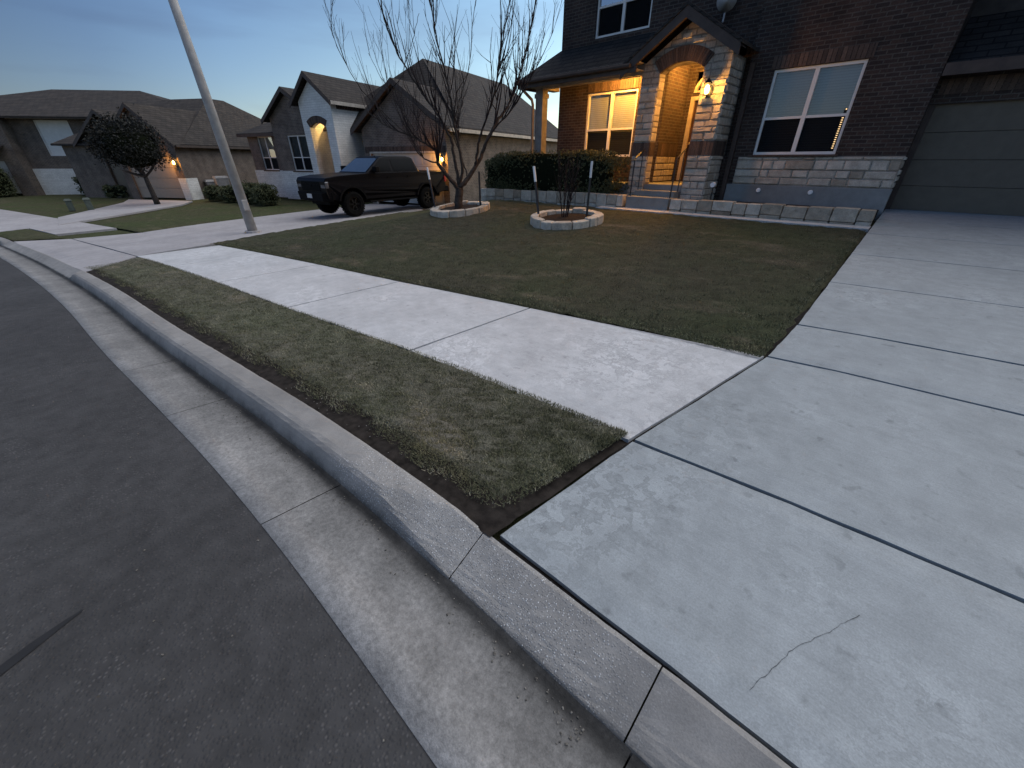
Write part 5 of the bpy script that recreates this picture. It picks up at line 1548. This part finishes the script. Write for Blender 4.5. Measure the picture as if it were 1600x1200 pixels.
L5.location = (NB[0]+(-7.9)*math.cos(R(16))-1.3*math.sin(R(16)), NB[1]+(-7.9)*math.sin(R(16))+1.3*math.cos(R(16)), 3.47)
WC[L5.name] = Matrix.Translation((7.9, -1.3, -3.47))
c_ = MB(); c_.lathe([(0.12, 3.49), (0.12, 3.46)], (-7.9, 1.3, 0), 16); c_.obj('plate', M['chrome'], L5)
c_ = MB(); c_.lathe([(0.10, 3.455), (0.08, 3.41), (0.03, 3.39)], (-7.9, 1.3, 0), 16); c_.obj('glass', M['bulbfar'], L5, smooth=True)
point('ceiling_lamp', (-7.9, 1.3, 3.3), 95, 0.06, (1.0, 0.6, 0.2), L5)

# foundation bushes and bins of the neighbour
for i, (x, y, rx_, rz_, lab) in enumerate(((-25.6, 7.75, 0.75, 0.50, 'dark loose bush nearest the truck under the wide window'), (-27.4, 7.5, 0.85, 0.52, 'dark rounded bush in the middle of the row under the white wall'),
        (-29.2, 7.1, 0.7, 0.42, 'dark bush in the row just right of the light pole'), (-31.0, 6.7, 0.62, 0.40, 'dark clipped bush at the left end of the row, left of the light pole'))):
    bush('bush', (x, y, float(tz(x, y))+rz_*0.9), (rx_, 0.55, rz_), lab, 'bush', n=3500, leaf=0.045, e=0.8, lump=0.3, group='bushes in front of the neighbour house')
bx_ = Vector((-33.6, 7.3, 0)); 
for i, (dx, dy, hh, lab) in enumerate(((0, 0, 1.0, 'shorter pale wheeled bin by the brick side wall, left of the light pole'), (0.85, 0.35, 1.22, 'taller pale wheeled bin by the brick side wall, nearer the light pole'))):
    x, y = bx_.x+dx, bx_.y+dy; z = float(tz(x, y))
    B_ = root('wheeled_bin', lab, 'bin', (x, y, z), group='wheeled bins beside the far house')
    m = MB(); m.hexa([(x-.25, y-.28, z+.05), (x+.25, y-.28, z+.05), (x+.25, y+.28, z+.05), (x-.25, y+.28, z+.05)], [(x-.31, y-.36, z+hh*.9), (x+.31, y-.36, z+hh*.9), (x+.31, y+.36, z+hh*.9), (x-.31, y+.36, z+hh*.9)])
    m.obj('bin_body', M['bin'], B_, bevel=0.03)
    m = MB(); m.hexa([(x-.33, y-.40, z+hh*.9), (x+.33, y-.40, z+hh*.9), (x+.33, y+.38, z+hh*.9), (x-.33, y+.38, z+hh*.9)], [(x-.28, y-.34, z+hh), (x+.28, y-.34, z+hh), (x+.28, y+.34, z+hh), (x-.28, y+.34, z+hh)])
    m.obj('lid', M['bin'], B_)
    for s_ in (-1, 1):
        m = MB(); m.lathe([(0.12, -0.03), (0.12, 0.03)], (x+s_*.29, y+.30, z+.12), 14, 'x'); m.obj('wheel', M['tyre'], B_)

# ------------------------------------------------------------------ house beyond, with the lit corner
def local(Rp, th, x, y): return (Rp[0]+x*math.cos(th)-y*math.sin(th), Rp[1]+x*math.sin(th)+y*math.cos(th))
R3, T3 = (-33.2, 5.9), R(32)
H3 = root('far_house', 'taupe brick house with a lit lantern on its corner behind the dark round tree', 'house', (R3[0], R3[1], -0.45), T3, zonly=True)
w = MB(); zb = -0.75
wall_y(w, -4.6, 0, zb, 2.45, 0, [(-4.0, -0.55, zb, 1.75)], t=0.14)
w.face([(-4.6, 0, 2.45), (0, 0, 2.45), (-2.05, 0, 4.25)])
wall_x(w, 0, 0, 14, zb, 2.42)
wall_y(w, -9.5, -4.6, zb, 2.60, 0.7, [(-6.5, -5.4, zb, 1.75)])
w.face([(-7.6, 0.7, 2.6), (-4.6, 0.7, 2.6), (-5.3, 0.7, 4.0)])
wall_x(w, -9.5, .7, 14, zb, 2.6)
w.face([(-9.5, 14, zb), (0, 14, zb), (0, 14, 2.5), (-9.5, 14, 2.5)])
w.obj('wall', M['redtan'], H3, fixn=False)
g_ = MB()
for k in range(4): g_.box(-4.0, -0.55, .10, .14, -0.5+k*.565, -0.5+k*.565+.55)
g_.obj('garage_door', M['gdoort'], H3)
g_ = MB(); g_.box(-0.50, 0.05, -0.05, 0.0, zb, 0.62); g_.box(0.0, 0.06, 0.0, 0.75, zb, 0.62); g_.obj('stone_pier', M['whitebrick'], H3)
g_ = MB(); g_.box(-6.5, -5.4, .80, .84, zb, 1.75); g_.obj('front_door', M['doorwood'], H3)
r = MB()
gable(r, -4.9, -2.05, 0.35, 2.35, 4.45, 2.35, -0.30, 5)
gable(r, -8.0, -5.3, -4.3, 2.5, 4.25, 3.6, 0.35, 5)
r.slab([(-9.9, .4, 2.5), (0.36, .4, 2.42), (-2.6, 6.2, 5.35), (-6.2, 6.2, 5.35)], .1)
r.slab([(0.36, .2, 2.42), (0.36, 14.4, 2.42), (-2.6, 7.6, 5.35), (-2.6, 6.2, 5.35)], .1)
r.slab([(-9.9, 14.4, 2.5), (-9.9, .4, 2.5), (-6.2, 6.2, 5.35), (-6.2, 7.6, 5.35)], .1)
r.slab([(0.36, 14.4, 2.42), (-9.9, 14.4, 2.5), (-6.2, 7.6, 5.35), (-2.6, 7.6, 5.35)], .1)
r.obj('roof', M['shingle2'], H3)
t_ = MB(); t_.box(.35, .42, -.2, 14.2, 2.25, 2.36); 
for x0, xm, x1, z0_, zm, z1_, y in ((-4.9, -2.05, .35, 2.35, 4.45, 2.35, -.32), (-8.0, -5.3, -4.3, 2.5, 4.25, 3.6, .33)):
    t_.exty([(x0, z0_-.22), (xm, zm-.22), (xm, zm-.03), (x0, z0_-.03)], y, y+.04); t_.exty([(xm, zm-.22), (x1, z1_-.22), (x1, z1_-.03), (xm, zm-.03)], y, y+.04)
t_.obj('bargeboard', M['trimdark'], H3)
L6 = root('wall_lantern', 'bright wall lantern on the brick corner right of the dark round tree', 'lantern', (R3[0], R3[1], 1.4), T3, zonly=True)
lantern(L6, (-0.22, -0.02, 1.45), 32, 'bulbfar', 1.3)

# ------------------------------------------------------------------ farthest house, at the left edge
R4, T4 = (-46.5, 0.35), R(50)
H4 = root('far_house', 'two storey taupe house with a tall pale window at the left edge of the photo', 'house', (R4[0], R4[1], -0.45), T4, zonly=True)
w = MB()
wall_y(w, -0.95, 12, zb, 4.25, 0, [(0.62, 2.75, 1.85, 3.98)], t=.12)
wall_x(w, -0.95, -0.7, 0, zb, 4.25)
wall_y(w, -9, -0.95, zb, 4.25, -0.7, [(-4.8, -1.9, zb, 1.55)], t=.12)
wall_x(w, 12, 0, 11, zb, 4.25); wall_x(w, -9, -.7, 11, zb, 4.25)
w.face([(-9, 11, zb), (12, 11, zb), (12, 11, 4.25), (-9, 11, 4.25)])
w.obj('wall', M['tanbrick'], H4, fixn=False)
w = MB(); w.box(-0.97, 12, -.07, -.003, zb, 1.05); w.obj('wainscot', M['whitebrick'], H4)
ww = MB(); ww.box(.62, .68, .02, .09, 1.85, 3.98); ww.box(2.69, 2.75, .02, .09, 1.85, 3.98); ww.box(.68, 2.69, .02, .09, 1.85, 1.91); ww.box(.68, 2.69, .02, .09, 3.92, 3.98)
wf = ww.obj('window', M['white'], H4)
p_ = MB(); p_.face([(.66, .07, 1.9), (2.71, .07, 1.9), (2.71, .07, 3.94), (.66, .07, 3.94)]); p_.obj('pane', M['white'], wf, fixn=False)  # opaque pale face: reflection of the bright sky put into the colour
g_ = MB()
for k in range(4): g_.box(-4.8, -1.9, -.62, -.58, -0.5+k*.51, -0.5+k*.51+.50)
g_.obj('garage_door', M['gdoorw'], H4)
r = MB()
r.slab([(-9.4, -1.1, 4.15), (12.4, -.5, 4.15), (5.0, 5.2, 6.3), (-1.2, 5.2, 6.3)], .12)
r.slab([(12.4, -.5, 4.15), (12.4, 11.4, 4.15), (5.0, 5.2, 6.3)], .12)
r.slab([(-9.4, 11.4, 4.15), (-9.4, -1.1, 4.15), (-1.2, 5.2, 6.3)], .12)
r.slab([(12.4, 11.4, 4.15), (-9.4, 11.4, 4.15), (-1.2, 5.2, 6.3), (5.0, 5.2, 6.3)], .12)
r.obj('roof', M['shingle2'], H4)
t_ = MB(); t_.box(-.6, 12.3, -.52, -.46, 4.02, 4.12); t_.obj('gutter', M['trimlight'], H4)
t_ = MB(); t_.slab([(-5.4, -2.0, 1.95), (-1.4, -2.0, 1.95), (-1.4, -.71, 2.5), (-5.4, -.71, 2.5)], .08); t_.obj('garage_roof', M['shingle2'], H4)

# dark oak and hedges in front of the far houses
OB = (-30.6, 3.75); OZ = float(tz(*OB))
O = root('oak_tree', 'dark round crowned tree with a leaning trunk on the neighbour lawn', 'tree', (OB[0], OB[1], OZ))
m = MB()
top = Vector((-30.55, 3.70, OZ+1.35))
m.tube([(OB[0], OB[1], OZ-.1), (OB[0]+.03, OB[1]-.02, OZ+.5), (OB[0]+.0, OB[1]-.04, OZ+1.0), tuple(top)], [.15, .12, .11, .10], 8)
orr = random.Random(3); cc = Vector((-30.68, 3.60, OZ+2.72))
for k in range(9):
    d = Vector((orr.gauss(0, .7), orr.gauss(0, .7), orr.uniform(.3, 1)))
    P, _ = twig_path(top, d, orr.uniform(.8, 1.5), 6, .05, .12, orr)
    m.tube(P, [.055*(1-i/7)+.006 for i in range(7)], 5)
m.obj('trunk', M['bark'], O, smooth=True)
cl = []
for k in range(150):
    v = nr.normal(0, 1, 3); v /= np.linalg.norm(v)
    rr = nr.uniform(.25, 1.0)**0.5
    if v[2] < -0.55: v[2] *= 0.6
    cl.append(np.array(cc) + v*rr*np.array([1.36, 1.36, 1.22]))
cl = np.array(cl)
k = nr.integers(0, 150, 20000)
V = leaves_on(cl[k] + nr.normal(0, .20, (20000, 3)), None, .055, 20000)
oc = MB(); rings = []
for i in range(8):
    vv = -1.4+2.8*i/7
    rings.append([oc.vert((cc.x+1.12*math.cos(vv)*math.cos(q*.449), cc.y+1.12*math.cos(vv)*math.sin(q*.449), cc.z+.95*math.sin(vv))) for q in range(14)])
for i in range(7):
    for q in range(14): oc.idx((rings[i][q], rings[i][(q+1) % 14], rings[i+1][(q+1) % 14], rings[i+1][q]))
oc.obj('dark_core', M['core'], O, smooth=True)  # near-black hull darkens the inside of the crown, holds no branches
f = tri_mesh('crown', V, 4, M['oakleaf'], O, nr.beta(2, 3, 20000)); f.matrix_parent_inverse = WC[O.name]
for i, (x, y, rx_, ry_, rz_, lab) in enumerate(((-43.2, 2.6, 1.5, .6, .62, 'long dark clipped hedge at the foot of the farthest house'), (-39.4, 3.2, .9, .5, .36, 'low dark hedge between the farthest house and the round tree'))):
    bush('far_hedge', (x, y, float(tz(x, y))+rz_*.9), (rx_, ry_, rz_), lab, 'hedge', n=3500, leaf=.06, e=.5, lump=.1, group='hedges before the far houses', rz=R(50))
bush('bush', (-47.0, -2.6, float(tz(-47.0, -2.6))+.8), (.9, .9, 1.0), 'dark bush at the left edge of the photo', 'bush', n=3000, leaf=.06, e=.8, lump=.3)
for i, (x, y, hh, lab) in enumerate(((-30.9, 0.35, .50, 'left pale green utility pedestal beside the far drive'), (-29.9, 1.0, .56, 'right pale green utility pedestal beside the far drive'))):
    z = float(tz(x, y))
    U = root('utility_pedestal', lab, 'utility box', (x, y, z), group='utility pedestals by the far drive')
    m = MB(); m.box(x-.12, x+.12, y-.12, y+.12, z-.05, z+hh-.08); m.obj('housing', M['greenbox'], U, bevel=.02)
    m = MB(); m.hexa([(x-.15, y-.15, z+hh-.08), (x+.15, y-.15, z+hh-.08), (x+.15, y+.15, z+hh-.08), (x-.15, y+.15, z+hh-.08)], [(x-.10, y-.10, z+hh), (x+.10, y-.10, z+hh), (x+.10, y+.10, z+hh), (x-.10, y+.10, z+hh)]); m.obj('cap', M['greenbox'], U)
